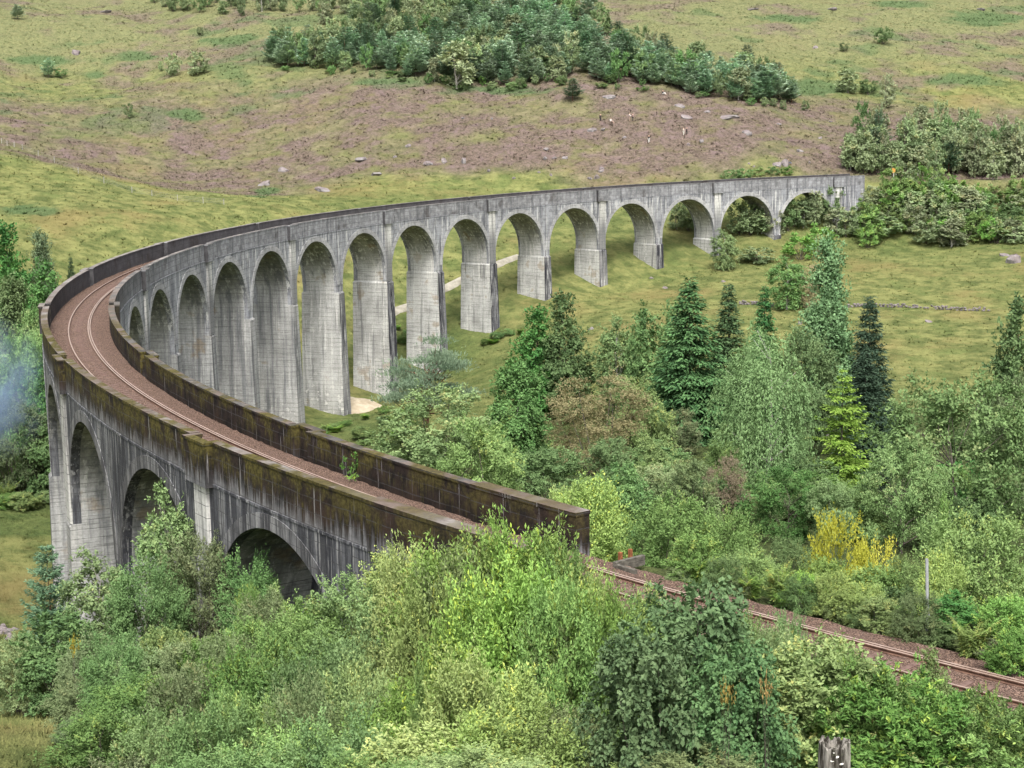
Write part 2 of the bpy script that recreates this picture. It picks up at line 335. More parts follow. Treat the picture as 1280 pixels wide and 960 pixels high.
def height(X, Y):
    """ground level without tussocks"""
    sh = np.shape(X); X = np.atleast_1d(np.asarray(X, float)).ravel(); Y = np.atleast_1d(np.asarray(Y, float)).ravel()
    z = np.empty_like(X)
    for a in range(0, len(X), 40000):
        x, y = X[a:a+40000], Y[a:a+40000]
        z[a:a+40000] = _phi((x[:, None]-CP[:, 0])**2 + (y[:, None]-CP[:, 1])**2) @ _W[:-3] + _W[-3] + _W[-2]*x/300 + _W[-1]*y/300
    d = np.hypot(X-CAM[0], Y-CAM[1])
    amp = .25 + 2.2*sstep(340, 460, d)
    z += amp*(fbm(X/28, Y/28, 3)-.5)*2*.7 + (fbm(X/7+40, Y/7, 3)-.5)*(.35+.9*sstep(350, 400, d))
    r = np.hypot(X, Y); k = np.arctan2(Y, X)/DK
    tr = np.where(k > 21.25, sstep(21.25, 21.7, k), np.where(k < -.3, sstep(-.3, -1, k), 0.))*(k > -8)*(k < 30)
    f = tr*(1-sstep(3.4, 8.0, np.abs(r-R0)))
    z = z*(1-f) + (-2.15)*f
    # inside the near abutment the ground stays under the deck
    ab = (np.abs(r-R0) < 3.3) & (k > -.6) & (k < 21.7)
    z = np.where(ab, np.minimum(z, -2.15), z)
    return z.reshape(sh) if sh else float(z[0])
def ground_hit(px, py, t0=40.0, t1=900.0):
    t = np.arange(t0, t1, .5); P = CAM + t[:, None]*ray(px, py)
    b = P[:, 2] < height(P[:, 0], P[:, 1])
    i = int(np.argmax(b)) if b.any() else len(t)-1
    q = P[i]; return np.array([q[0], q[1], height(q[0], q[1])]), float(t[i])

BEDS = [(290, 53, 46, 8), (170, 70, 34, 8), (225, 142, 34, 9), (118, 93, 16, 5), (1240, 22, 55, 9), (985, 22, 40, 6), (1130, 5, 40, 6), (1010, 108, 60, 9), (1190, 100, 50, 8), (35, 262, 40, 7), (330, 240, 16, 6), (620, 112, 80, 6), (480, 102, 50, 5), (740, 70, 40, 9), (60, 75, 60, 6)]
def zone_fields(X, Y, Z):
    """what grows where: heather, lush bracken, woodland floor, yellow meadow"""
    px, py, d = project(np.c_[X, Y, Z]); dist = np.hypot(X-CAM[0], Y-CAM[1]); r = np.hypot(X, Y)
    n1 = fbm(X/22+3, Y/22+8, 4); n2 = fbm(X/7+31, Y/7+2, 4)
    hill = sstep(372, 392, dist)
    edge = 372 + 22*sstep(330, 520, px)
    env = sstep(368, 380, dist)*sstep(edge-8, edge+14, dist + (n1-.5)*(10+30*sstep(330, 520, px)))*(1-sstep(462, 500, dist + (n1-.5)*50))
    heath = env*(.5+.5*sstep(.38, .56, n1*.45+n2*.55)) + hill*sstep(470, 500, dist)*sstep(.50, .66, n1*.6+n2*.4)*.75
    heath = np.clip(heath, 0, 1)
    n3 = fbm(X/17+90, Y/17+60, 4)
    lush = hill*.7*sstep(.63, .72, n3)*sstep(425, 480, dist)
    for cx, cy, wx, wy in BEDS:
        lush = np.maximum(lush, sstep(1.2, .55, np.sqrt(((px-cx)/wx)**2+((py-cy)/wy)**2)+1.7*(n2-.5)+.9*(n1-.5))*(dist > 280))
    wood = (1-sstep(232, 250, dist))*(r < 194) + (1-sstep(95, 125, dist))*.85*np.where((d > 0) & (px < 140), sstep(45, 130, px), 1.0)
    green = np.exp(-(((px-560)/75)**2+((py-440)/55)**2))*(dist > 200) + np.exp(-(((px-450)/60)**2+((py-535)/22)**2))
    green += sstep(0, 60, dist-330)*(1-hill)*(px > 400)*.55 + ((px < 70) & (dist > 190) & (dist < 262))*.9
    return heath, lush, np.clip(wood, 0, 1), np.clip(green, 0, 1)

def groundmat():
    b = NB('moor_and_meadow'); P = b.n('ShaderNodeNewGeometry').outputs['Position']
    he, lu, wd, gr, tu = (b.attr(a) for a in ('heath', 'lush', 'wood', 'green', 'tuss'))
    n1 = b.noise(P, .045, 5, .6); n2 = b.noise(P, .28, 6, .65); n3 = b.noise(P, 1.6, 6, .7); n4 = b.noise(b.vmul(P, (1, 1, 2), (40, 0, 0)), .13, 5, .6)
    grass = b.mix(b.mr(n2, .32, .68), (.094, .118, .040), (.245, .250, .094))
    grass = b.mix(b.mr(n1, .5, .68, 0, .7), grass, (.25, .20, .085))          # tawny patches
    grass = b.mix(b.mr(n4, .52, .68, 0, .6), grass, (.13, .17, .055))
    grass = b.mix(b.math('MULTIPLY', gr, .75), grass, b.mix(b.mr(n3, .3, .7), (.045, .075, .024), (.12, .165, .055)))
    heath = b.mix(b.mr(n3, .34, .64), (.090, .070, .052), (.200, .152, .130))
    heath = b.mix(b.mr(n2, .48, .64, 0, .7), heath, (.195, .143, .142))
    heath = b.mix(b.mr(n4, .50, .66, 0, .7), heath, (.155, .145, .068))
    lush = b.mix(b.mr(n3, .3, .7), (.045, .085, .034), (.115, .17, .075))
    wood = b.mix(b.mr(n3, .3, .7), (.035, .05, .02), (.10, .125, .045))
    up_ = b.mr(b.n('ShaderNodeSeparateXYZ', {0: P}).outputs[2], 16, 34)
    grass = b.mix(b.math('MULTIPLY', up_, .75), grass, b.mix(b.mr(n3, .3, .7), (.122, .132, .064), (.240, .240, .126)))     # bleached hill grass
    n5 = b.noise(b.vmul(P, (1, 1, 1), (70, 20, 0)), .75, 6, .7)
    grass = b.mix(b.mr(n5, .48, .64, 0, .5), grass, b.mix(1, grass, (.52, .60, .55), 'MULTIPLY')); heath = b.mix(b.mr(n5, .50, .64, 0, .5), heath, (.075, .072, .040))
    c = b.mix(he, grass, heath); c = b.mix(b.math('MULTIPLY', lu, .85), c, lush); c = b.mix(wd, c, wood)
    c = b.mix(b.mr(tu, .2, .7, .26, 0), c, b.mix(1, c, (.40, .42, .40), 'MULTIPLY'))        # ground colour darkened between the tussocks
    c = b.mix(b.mr(n3, .58, .74, 0, .45), c, b.mix(1, c, (1.55, 1.5, 1.35), 'MULTIPLY'))
    return b.surf(b.bsdf(c, .95, b.bump(b.math('ADD', n3, b.noise(P, 6, 4, .7)), .8, .42), .05))
M['ground'] = groundmat()

def build_terrain():
    fine = np.linspace(-.37, .37, 600); outer = np.r_[np.linspace(-math.pi, -.40, 60), fine, np.linspace(.40, math.pi, 60)]
    rad = np.r_[np.geomspace(2, 30, 14)[:-1], np.linspace(30, 70, 60)[:-1], np.linspace(70, 215, 110)[:-1], np.linspace(215, 335, 150)[:-1], np.linspace(335, 480, 250)[:-1], np.linspace(480, 640, 120)[:-1], np.geomspace(640, 1900, 26)]
    A, Q = np.meshgrid(outer+YAW, rad, indexing='ij')
    X = CAM[0]+Q*np.cos(A); Y = CAM[1]+Q*np.sin(A); Z = height(X.ravel(), Y.ravel()).reshape(X.shape)
    D = Q; he, lu, wd, gr = (v.reshape(X.shape) for v in zone_fields(X.ravel(), Y.ravel(), Z.ravel()))
    t1 = fbm(X/1.5, Y/1.5, 3); t2 = fbm(X/.62+7, Y/.62, 2)
    tu = t1*.6+t2*.4
    r = np.hypot(X, Y); k = np.arctan2(Y, X)/DK
    keep = 1-((np.abs(r-R0) < 4.5) & ((k > 20.5) | (k < 0)))
    Z = Z + keep*(np.abs(tu-.5)*-1.0 + (tu-.5)*.6)*(.5+.9*he+1.1*lu)*sstep(60, 110, D)*(1-.6*sstep(600, 900, D))
    ni, nj = X.shape; I = np.arange(ni*nj).reshape(ni, nj)
    F = np.stack([I[:-1, :-1], I[:-1, 1:], I[1:, 1:], I[1:, :-1]], -1).reshape(-1, 4)[:, ::-1]
    me = mesh('ground', np.stack([X, Y, Z], -1).reshape(-1, 3), F, M['ground'], dict(heath=he.ravel(), lush=lu.ravel(), wood=wd.ravel(), green=gr.ravel(), tuss=tu.ravel()), smooth=True)
    tag(obj('ground', me), kind='structure')
build_terrain()

def build_tufts():
    """grass, heather and bracken tufts on the open ground: uncountable, one mesh"""
    rg = np.random.default_rng(11); n = 60000
    a = YAW + rg.uniform(-.34, .34, n); d = np.sqrt(rg.uniform(200**2, 650**2, n)); a[:12000] = YAW + rg.uniform(.235, .33, 12000); d[:12000] = rg.uniform(50, 205, 12000)
    X = CAM[0]+d*np.cos(a); Y = CAM[1]+d*np.sin(a); Z = height(X, Y); he, lu, wd, gr = zone_fields(X, Y, Z)
    r = np.hypot(X, Y); ok = (wd < .3) & (np.abs(r-R0) > 4.2)
    near = np.zeros(n, bool); near[:12000] = True
    X, Y, Z, he, lu, wd, gr, near = (v[ok] for v in (X, Y, Z, he, lu, wd, gr, near)); n = len(X)
    B = 4; h = rg.uniform(.07, .20, (n, B))*(1+.5*lu[:, None]); an = rg.uniform(0, 6.283, (n, B)); wv = rg.uniform(.08, .22, (n, B))*np.where(near, .3, 1)[:, None]
    lx = np.cos(an); ly = np.sin(an); ln = rg.uniform(.2, .7, (n, B))
    bx = X[:, None]+rg.normal(0, .22, (n, B)); by = Y[:, None]+rg.normal(0, .22, (n, B)); bz = (Z-.25)[:, None]
    v0 = np.stack([bx-ly*wv, by+lx*wv, bz+0*bx], -1); v1 = np.stack([bx+ly*wv, by-lx*wv, bz+0*bx], -1); v2 = np.stack([bx+lx*ln, by+ly*ln, bz+h+.25], -1)
    V = np.stack([v0, v1, v2], 2).reshape(-1, 3); F = np.arange(len(V)).reshape(-1, 3)
    rep = lambda q: np.repeat(q, B*3)
    me = mesh('grass_tufts', V, F, M['ground'], dict(heath=rep(he), lush=rep(lu), wood=rep(wd), green=rep(gr), tuss=rep(rg.uniform(.75, 1., n))))
    tag(obj('grass_tufts', me), 'tussocks of moor grass and heather across the hill and fields', 'grass', kind='stuff')
build_tufts()

def ribbon(name, pts, width, mat, lift=.05):
    pts = np.array(pts); d = np.gradient(pts[:, :2], axis=0); d /= np.linalg.norm(d, axis=1)[:, None]
    nrm = np.c_[-d[:, 1], d[:, 0]]; cols = []
    wd = width if np.ndim(width) else np.full(len(pts), width)
    for o in np.linspace(-.5, .5, 5):
        xy = pts[:, :2] + nrm*(o*wd*(1+.25*np.sin(np.arange(len(pts))*1.7+o)))[:, None]
        cols.append(np.c_[xy, height(xy[:, 0], xy[:, 1])+lift-(abs(o) > .4)*.45])
    V = np.stack(cols, 1); n = len(pts); I = np.arange(n*5).reshape(n, 5)
    F = np.stack([I[:-1, :-1], I[1:, :-1], I[1:, 1:], I[:-1, 1:]], -1).reshape(-1, 4)
    return mesh(name, V.reshape(-1, 3), F, mat, smooth=True)
M['path'] = simple('gravel_path', (.20, .185, .145), (.32, .30, .25), .8, .95, .4)
M['sand'] = simple('sandy_bank', (.26, .21, .14), (.42, .37, .28), .5, .95, .5)
def refine(P, step=3.0):
    out = []
    for a, b in zip(P[:-1], P[1:]):
        n = max(2, int(np.linalg.norm(b[:2]-a[:2])/step)); out += [a+(b-a)*i/n for i in range(n)]
    return np.array(out+[P[-1]])
pp = [ground_hit(x, y, 250)[0] for x, y in ((455, 412), (495, 389), (560, 359), (602, 340), (648, 322))]
tag(obj('path', ribbon('path', refine(np.array(pp)), 1.9, M['path'], .42)), kind='structure')

# ------------------------------------------------------------------ viaduct
WF = 3.06                       # half width to the wall face
ZS, ZSTEP, ZSTR = -10.72, -11.9, -2.2      # springing, pier step, string course
PT = .92                        # half thickness of a pier at the springing
AR = PITCH/2 - PT               # arch radius
def cyl(s, r, z):
    a = np.asarray(s)/R0; return np.stack([r*np.cos(a), r*np.sin(a), z+0*a], -1)
class Acc:
    def __init__(s): s.V = []; s.F = []; s.n = 0
    def grid(s, G, flip=False):
        ni, nj = G.shape[:2]; I = np.arange(ni*nj).reshape(ni, nj)+s.n
        F = np.stack([I[:-1, :-1], I[1:, :-1], I[1:, 1:], I[:-1, 1:]], -1).reshape(-1, 4)
        s.V.append(G.reshape(-1, 3)); s.F.append(F[:, ::-1] if flip else F); s.n += ni*nj
    def quad(s, *q): s.V.append(np.array(q, float)); s.F.append(np.array([[s.n, s.n+1, s.n+2, s.n+3]])); s.n += 4
    def mesh(s, name, mats, smooth=False): return mesh(name, np.concatenate(s.V), np.concatenate(s.F), mats, smooth=smooth)
def block(acc, s0, s1, r0, r1, z0, z1, step=1.4, s_of=None):
    """curved box; r0/r1 radii, z0/z1 may be arrays over s"""
    n = max(2, int(abs(s1-s0)/step)+1); S = np.linspace(s0, s1, n)
    z0 = np.broadcast_to(z0, S.shape); z1 = np.broadcast_to(z1, S.shape)
    ring = np.stack([cyl(S, r0, z0), cyl(S, r1, z0), cyl(S, r1, z1), cyl(S, r0, z1), cyl(S, r0, z0)], 1)
    acc.grid(ring); acc.quad(*ring[0, :4]); acc.quad(*ring[-1, 3::-1])
def bmesh_block(name, mat, *a, **k):
    ac = Acc(); block(ac, *a, **k); return ac.mesh(name, mat)

via = empty('railway_viaduct', (0, 0, 0))
tag(via, 'long curved grey concrete railway viaduct of many tall arches', 'viaduct')
def rot_copy(name, me, k, parent=via):
    o = obj(name, me, parent); o.rotation_euler = (0, 0, k*DK); return o
HS = PITCH
ths = np.linspace(math.pi, 0, 33)
s_arch = HS/2 + AR*np.cos(ths); z_arch = ZS + AR*np.sin(ths)
def span_meshes():
    out = {}
    for side in (-1, 1):
        rf = R0 + side*WF; rb = R0 + side*(WF-.6); ac = Acc()
        S = np.r_[0, .3, .6, s_arch, HS-.6, HS-.3, HS]; zb = np.r_[ZSTEP, ZSTEP, ZSTEP, z_arch, ZSTEP, ZSTEP, ZSTEP]
        S2 = np.r_[S[:3], s_arch[0], S[3:-3], s_arch[-1], S[-3:]]; zb2 = np.r_[zb[:3], ZSTEP, zb[3:-3], ZSTEP, zb[-3:]]
        front = np.stack([cyl(S2, rf, zb2*(1-f)+ZSTR*f) for f in (0, .35, .7, 1)], 1)
        back = np.stack([cyl(S2, rb, zb2), cyl(S2, rb, np.full(len(S2), ZSTR))], 1)
        ac.grid(front, side > 0); ac.grid(back, side < 0)
        ac.grid(np.stack([cyl(S2, rb, zb2), cyl(S2, rf, zb2)], 1), side > 0)
        out['spandrel', side] = ac.mesh('spandrel_wall', M['wall'])
        ac = Acc(); w0 = .78
        inn = np.stack([s_arch, z_arch], -1); t2 = np.linspace(math.pi, 0, 33)
        outp = np.stack([HS/2+(AR+w0)*np.cos(t2), ZS+(AR+w0)*np.sin(t2)], -1)
        outp[:, 0] = np.clip(outp[:, 0], .02, HS-.02)
        rp = rf + side*.045
        prof = [(inn, rf-side*.02), (inn, rp), (outp, rp), (outp, rf-side*.02)]
        ac.grid(np.stack([cyl(q[:, 0], rr, q[:, 1]) for q, rr in prof], 1), side > 0)
        out['ring', side] = ac.mesh('arch_ring', M['ring'])
    ac = Acc(); q = np.r_[[[PT, ZSTEP]], np.stack([s_arch, z_arch], -1), [[HS-PT, ZSTEP]]]
    ac.grid(np.stack([cyl(q[:, 0], R0+o, q[:, 1]) for o in np.linspace(-(WF-.6), WF-.6, 5)], 1))
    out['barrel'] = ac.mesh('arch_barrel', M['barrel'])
    return out
SM = span_meshes()
for i in range(21):
    for side in (-1, 1):
        sw_ = rot_copy('spandrel_wall', SM['spandrel', side], i); rot_copy('arch_ring', SM['ring', side], 0, sw_)
    rot_copy('arch_barrel', SM['barrel'], i)

# piers: a stepped, slightly battered lower shaft under every springing
def pier(k):
    c = pol(k, 200); g = min(height(*pol(k, r)[:2]) for r in (194, 200, 206)) - 2.0
    if g > ZSTEP-1.5: g = ZSTEP-3
    ac = Acc(); b = (ZSTEP-g)/55; wd = (.20 if k % 2 == 0 else .08) if k <= 8 else .03      # the far-bank piers are stouter
    lv = [(ZSTEP, PT+.02, WF+.06), (ZSTEP-.22, PT+wd, WF+.24), (ZSTEP-.5, PT+wd, WF+.24), (g, PT+wd+b, WF+.24+b)]
    rings = []
    for z, hs, hr in lv:
        pr = []
        for ss, rr in ((-hs, -hr), (0, -hr), (hs, -hr), (hs, 0), (hs, hr), (0, hr), (-hs, hr), (-hs, 0), (-hs, -hr)): pr.append(cyl(np.array([ss]), R0+rr, np.array([z]))[0])
        rings.append(np.array(pr))
    ac.grid(np.stack(rings, 1)); ac.quad(rings[0][0], rings[0][2], rings[0][4], rings[0][6])
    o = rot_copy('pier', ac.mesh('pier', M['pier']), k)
for k in range(1, 21): pier(k)

# parapets: straight runs between the refuges, each refuge jogs outwards over every second pier
RW, RO = 1.45, .46              # half width and projection of a refuge
DZ = {-1: -.07, 1: .07}
pil_me, ref_me, run_me, cop_me, rcop_me, str_me = {}, {}, {}, {}, {}, {}
for side in (-1, 1):
    rf = R0+side*(WF-.02); ri = R0+side*(WF-.47); top = DZ[side]
    lo, hi = sorted((rf, ri)); clo, chi = sorted((R0+side*(WF+.03), R0+side*(WF-.52)))
    run_me[side] = bmesh_block('parapet', M['parapet'], RW, 2*PITCH-RW, lo, hi, ZSTR, top-.14)
    L1 = (2*PITCH-2*RW)/4
    cop_me[side] = [bmesh_block('coping', M['coping'], RW+j*L1+.012, RW+(j+1)*L1-.012, clo, chi, top-.14, top+.004*((j*7) % 3)) for j in range(4)]
    ac = Acc(); a, b_ = sorted((rf+side*RO, rf+side*(RO-.42)))
    block(ac, -RW, RW, a, b_, ZSTR-.18, top-.17)
    for sg in (-1, 1):
        c_, d_ = sorted((rf+side*(RO-.425), ri)); s0, s1 = sorted((sg*RW, sg*(RW-.42)))
        block(ac, s0, s1, c_, d_, ZSTR-.18, top-.17)
    c_, d_ = sorted((rf+side*(RO-.43), rf)); block(ac, -RW+.43, RW-.43, c_, d_, ZSTR-.17, -1.85)
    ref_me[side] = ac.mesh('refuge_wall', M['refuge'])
    ac = Acc(); a, b_ = sorted((rf+side*(RO+.05), rf+side*(RO-.47))); block(ac, -RW-.04, RW+.04, a, b_, top-.17, top-.03)
    for sg in (-1, 1):
        c_, d_ = sorted((rf+side*(RO-.475), ri-side*.04)); s0, s1 = sorted((sg*(RW+.04), sg*(RW-.46))); block(ac, s0, s1, c_, d_, top-.17, top-.03)
    rcop_me[side] = ac.mesh('refuge_coping', M['coping'])
    a, b_ = sorted((R0+side*(WF-.1), R0+side*(WF+.20))); pil_me[side] = bmesh_block('pilaster', M['pilaster'], -.85, .85, a, b_, ZSTEP+.02, ZSTR-.20)
    a, b_ = sorted((R0+side*(WF-.3), R0+side*(WF+.045))); str_me[side] = bmesh_block('string_course', M['wall'], .88, 2*PITCH-.88, a, b_, ZSTR-.13, ZSTR+.004)
    for k in range(0, 21, 2):
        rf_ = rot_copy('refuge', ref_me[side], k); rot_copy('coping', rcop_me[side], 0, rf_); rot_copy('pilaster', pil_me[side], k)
        if k < 20:
            pr_ = rot_copy('parapet', run_me[side], k); rot_copy('string_course', str_me[side], k)
            for c in cop_me[side]: rot_copy('coping', c, 0, pr_)
    # near end: last bay and the abutment with its thicker end wall
    e1 = (21.52 if side < 0 else 21.75)*PITCH - 20*PITCH; e0 = 21.06*PITCH-20*PITCH
    pr_ = rot_copy('parapet', bmesh_block('parapet', M['parapet'], RW, e0, lo, hi, ZSTR, top-.14), 20)
    rot_copy('coping', bmesh_block('coping', M['coping'], RW+.01, e0-.01, clo, chi, top-.14, top), 0, pr_)
    rot_copy('string_course', bmesh_block('string_course', M['wall'], .88, e1, *sorted((R0+side*(WF-.3), R0+side*(WF+.045))), ZSTR-.13, ZSTR+.004), 20)
    tl, th = sorted((R0+side*(WF+.16), R0+side*(WF-.62)))
    pr_ = rot_copy('end_parapet', bmesh_block('end_parapet', M['parapet'], e0+.01, e1, tl, th, ZSTR, top-.12), 20)
    rot_copy('coping', bmesh_block('coping', M['coping'], e0+.01, e1+.03, tl-.03, th+.03, top-.12, top+.06), 0, pr_)
    wl, wh = sorted((R0+side*WF, R0+side*(WF-.6)))
    rot_copy('abutment_wall', bmesh_block('abutment_wall', M['wall'], PITCH, e1+.02, wl, wh, -14, ZSTR-.002), 20)
    # far abutment
    rot_copy('abutment_wall', bmesh_block('abutment_wall', M['wall'], -.42*PITCH, 0, wl, wh, -14, ZSTR-.002), 0)
    pr_ = rot_copy('parapet', bmesh_block('parapet', M['parapet'], -.42*PITCH, -RW, lo, hi, ZSTR, top-.14), 0)
    rot_copy('coping', bmesh_block('coping', M['coping'], -.42*PITCH, -RW-.01, clo, chi, top-.14, top), 0, pr_)
rot_copy('deck', bmesh_block('deck', M['wall'], -.42*PITCH, 21.5*PITCH, R0-WF+.62, R0+WF-.62, -2.65, -2.25), 0)

# ------------------------------------------------------------------ railway
def swept(s0, s1, prof, step=1.3):
    S = np.arange(s0, s1, step); return np.stack([cyl(S, R0+o, np.full(len(S), z)) for o, z in prof], 1)
KA, KB = -.42, 27.0
rg = np.random.default_rng(3)
def ballast():
    S = np.arange(KA*PITCH, KB*PITCH, .35); on = (S < 21.6*PITCH) & (S > -.45*PITCH)
    offs = np.r_[-3.5, -3.05, np.linspace(-2.58, 2.58, 22), 3.05, 3.5]; cols = []
    for o in offs:
        z = -1.76 + .10*sstep(2.2, 1.3, abs(o)) - .05*max(0, 1-abs(o)/.5) + rg.normal(0, .022, len(S)) + (fbm(S/2.2+o, S*0+o*3, 3)-.5)*.12
        oo = np.full(len(S), o)
        if abs(o) > 2.6: oo = np.where(on, math.copysign(2.585, o), o); z = np.where(on, z-.02, -1.85-(abs(o)-2.6)*.42)
        a = S/R0; cols.append(np.stack([(R0+oo)*np.cos(a), (R0+oo)*np.sin(a), z], -1))
    ac = Acc(); ac.grid(np.stack(cols, 1), True); return ac.mesh('ballast', M['ballast'])
tag(obj('ballast', ballast()), 'reddish brown crushed stone ballast along the railway line', 'ballast', kind='stuff')
trk = empty('railway_track', tuple(pol(22, 200, -1.7))); tag(trk, 'single rusty railway track curving across the viaduct and past the bushes', 'railway track')
def tchild(name, me):
    o = obj(name, me, trk); o.matrix_parent_inverse = Matrix.Translation(-Vector(trk.location)); return o
G = .90
def rail(o, top=-1.50):
    prof = [(o-.07, top-.16), (o-.07, top-.135), (o-.012, top-.11), (o-.012, top-.045), (o-.052, top-.035), (o-.048, top), (o+.048, top), (o+.052, top-.035), (o+.012, top-.045), (o+.012, top-.11), (o+.07, top-.135), (o+.07, top-.16)]
    Gd = swept(KA*PITCH, KB*PITCH, prof); n = len(Gd)-1
    ac = Acc(); ac.grid(Gd, True); me = mesh('rail', np.concatenate(ac.V), np.concatenate(ac.F), [M['rail_side'], M['rail_top']], mi=np.tile(np.r_[np.zeros(5), 1, np.zeros(5)], n).astype(int))
    return me
tchild('rail', rail(-G)); tchild('rail', rail(G))
tag(tchild('check_rail', rail(-G+.16, -1.51)), 'second rail laid close inside the inner running rail')
SL = Acc(); block(SL, -.125, .125, R0-1.32, R0+1.32, -1.84, -1.672)
for q in (-G, G): block(SL, -.09, .09, R0+q-.17, R0+q+.17, -1.70, -1.63)
sl_me = SL.mesh('sleeper', M['sleeper']); ks = np.arange(KB*PITCH-70, KA*PITCH, -.76)
ks = sorted(ks, key=lambda s: abs(s-22.4*PITCH))
rest = Acc()
for i, s in enumerate(ks):
    if i < 300: o = tchild('sleeper', sl_me); o.rotation_euler = (0, 0, s/R0)
    else: block(rest, s-.125, s+.125, R0-1.32, R0+1.32, -1.80, -1.635)
tag(tchild('far_sleepers', rest.mesh('far_sleepers', M['sleeper'])), kind='stuff')

# ------------------------------------------------------------------ plants: generators
def nrm(v): return v/np.maximum(np.linalg.norm(v, axis=-1, keepdims=True), 1e-9)
def leaves(name, P, D, Ls, Wd, mat, clump, rg, flat=.5, tint=None, face=None):
    """diamond leaves; D growth direction, flat = how far the blade turns to the sky"""
    n = len(P); D = nrm(D); up = np.array([0, 0, 1.])*flat + rg.normal(0, .34, (n, 3)) + (face*1.5 if face is not None else 0)
    side = nrm(np.cross(D, up)); nn = np.cross(side, D)
    Ls = (Ls*rg.uniform(.65, 1.3, n))[:, None]; Wd = (Wd*rg.uniform(.7, 1.25, n))[:, None]
    a = P; t = P + D*Ls - nn*Ls*.12; m_ = P + D*Ls*.45 + nn*Ls*.06
    V = np.stack([a, m_-side*Wd*.5, t, m_+side*Wd*.5], 1).reshape(-1, 3)
    ti = rg.random(n) if tint is None else tint
    return mesh(name, V, np.arange(4*n).reshape(n, 4), mat, dict(tint=np.repeat(ti, 4), clump=np.repeat(clump, 4)))
def tubes(name, lines, mat, sides=5):
    V = []; F = []; n = 0
    for pts, rad in lines:
        pts = np.array(pts, float); m_ = len(pts); d = nrm(np.gradient(pts, axis=0))
        a = nrm(np.cross(d, np.array([.31, .95, .05]))); b = np.cross(d, a); th = np.linspace(0, 2*np.pi, sides, endpoint=False)
        rad = np.broadcast_to(rad, m_)
        ring = pts[:, None] + (a[:, None]*np.cos(th)[None, :, None] + b[:, None]*np.sin(th)[None, :, None])*np.asarray(rad)[:, None, None]
        V.append(ring.reshape(-1, 3)); I = np.arange(m_*sides).reshape(m_, sides)+n
        J = np.roll(I, -1, 1); F.append(np.stack([I[:-1], J[:-1], J[1:], I[1:]], -1).reshape(-1, 4)); n += m_*sides
    return mesh(name, np.concatenate(V), np.concatenate(F), mat, smooth=True)
def limb(a, b, r0, r1, rg, sag=.12, n=6):
    a = np.array(a); b = np.array(b); t = np.linspace(0, 1, n)[:, None]; Ln = np.linalg.norm(b-a)
    p = a+(b-a)*t + np.sin(t*np.pi)*rg.normal(0, sag*Ln*.5, 3); return p, r0+(r1-r0)*t[:, 0]

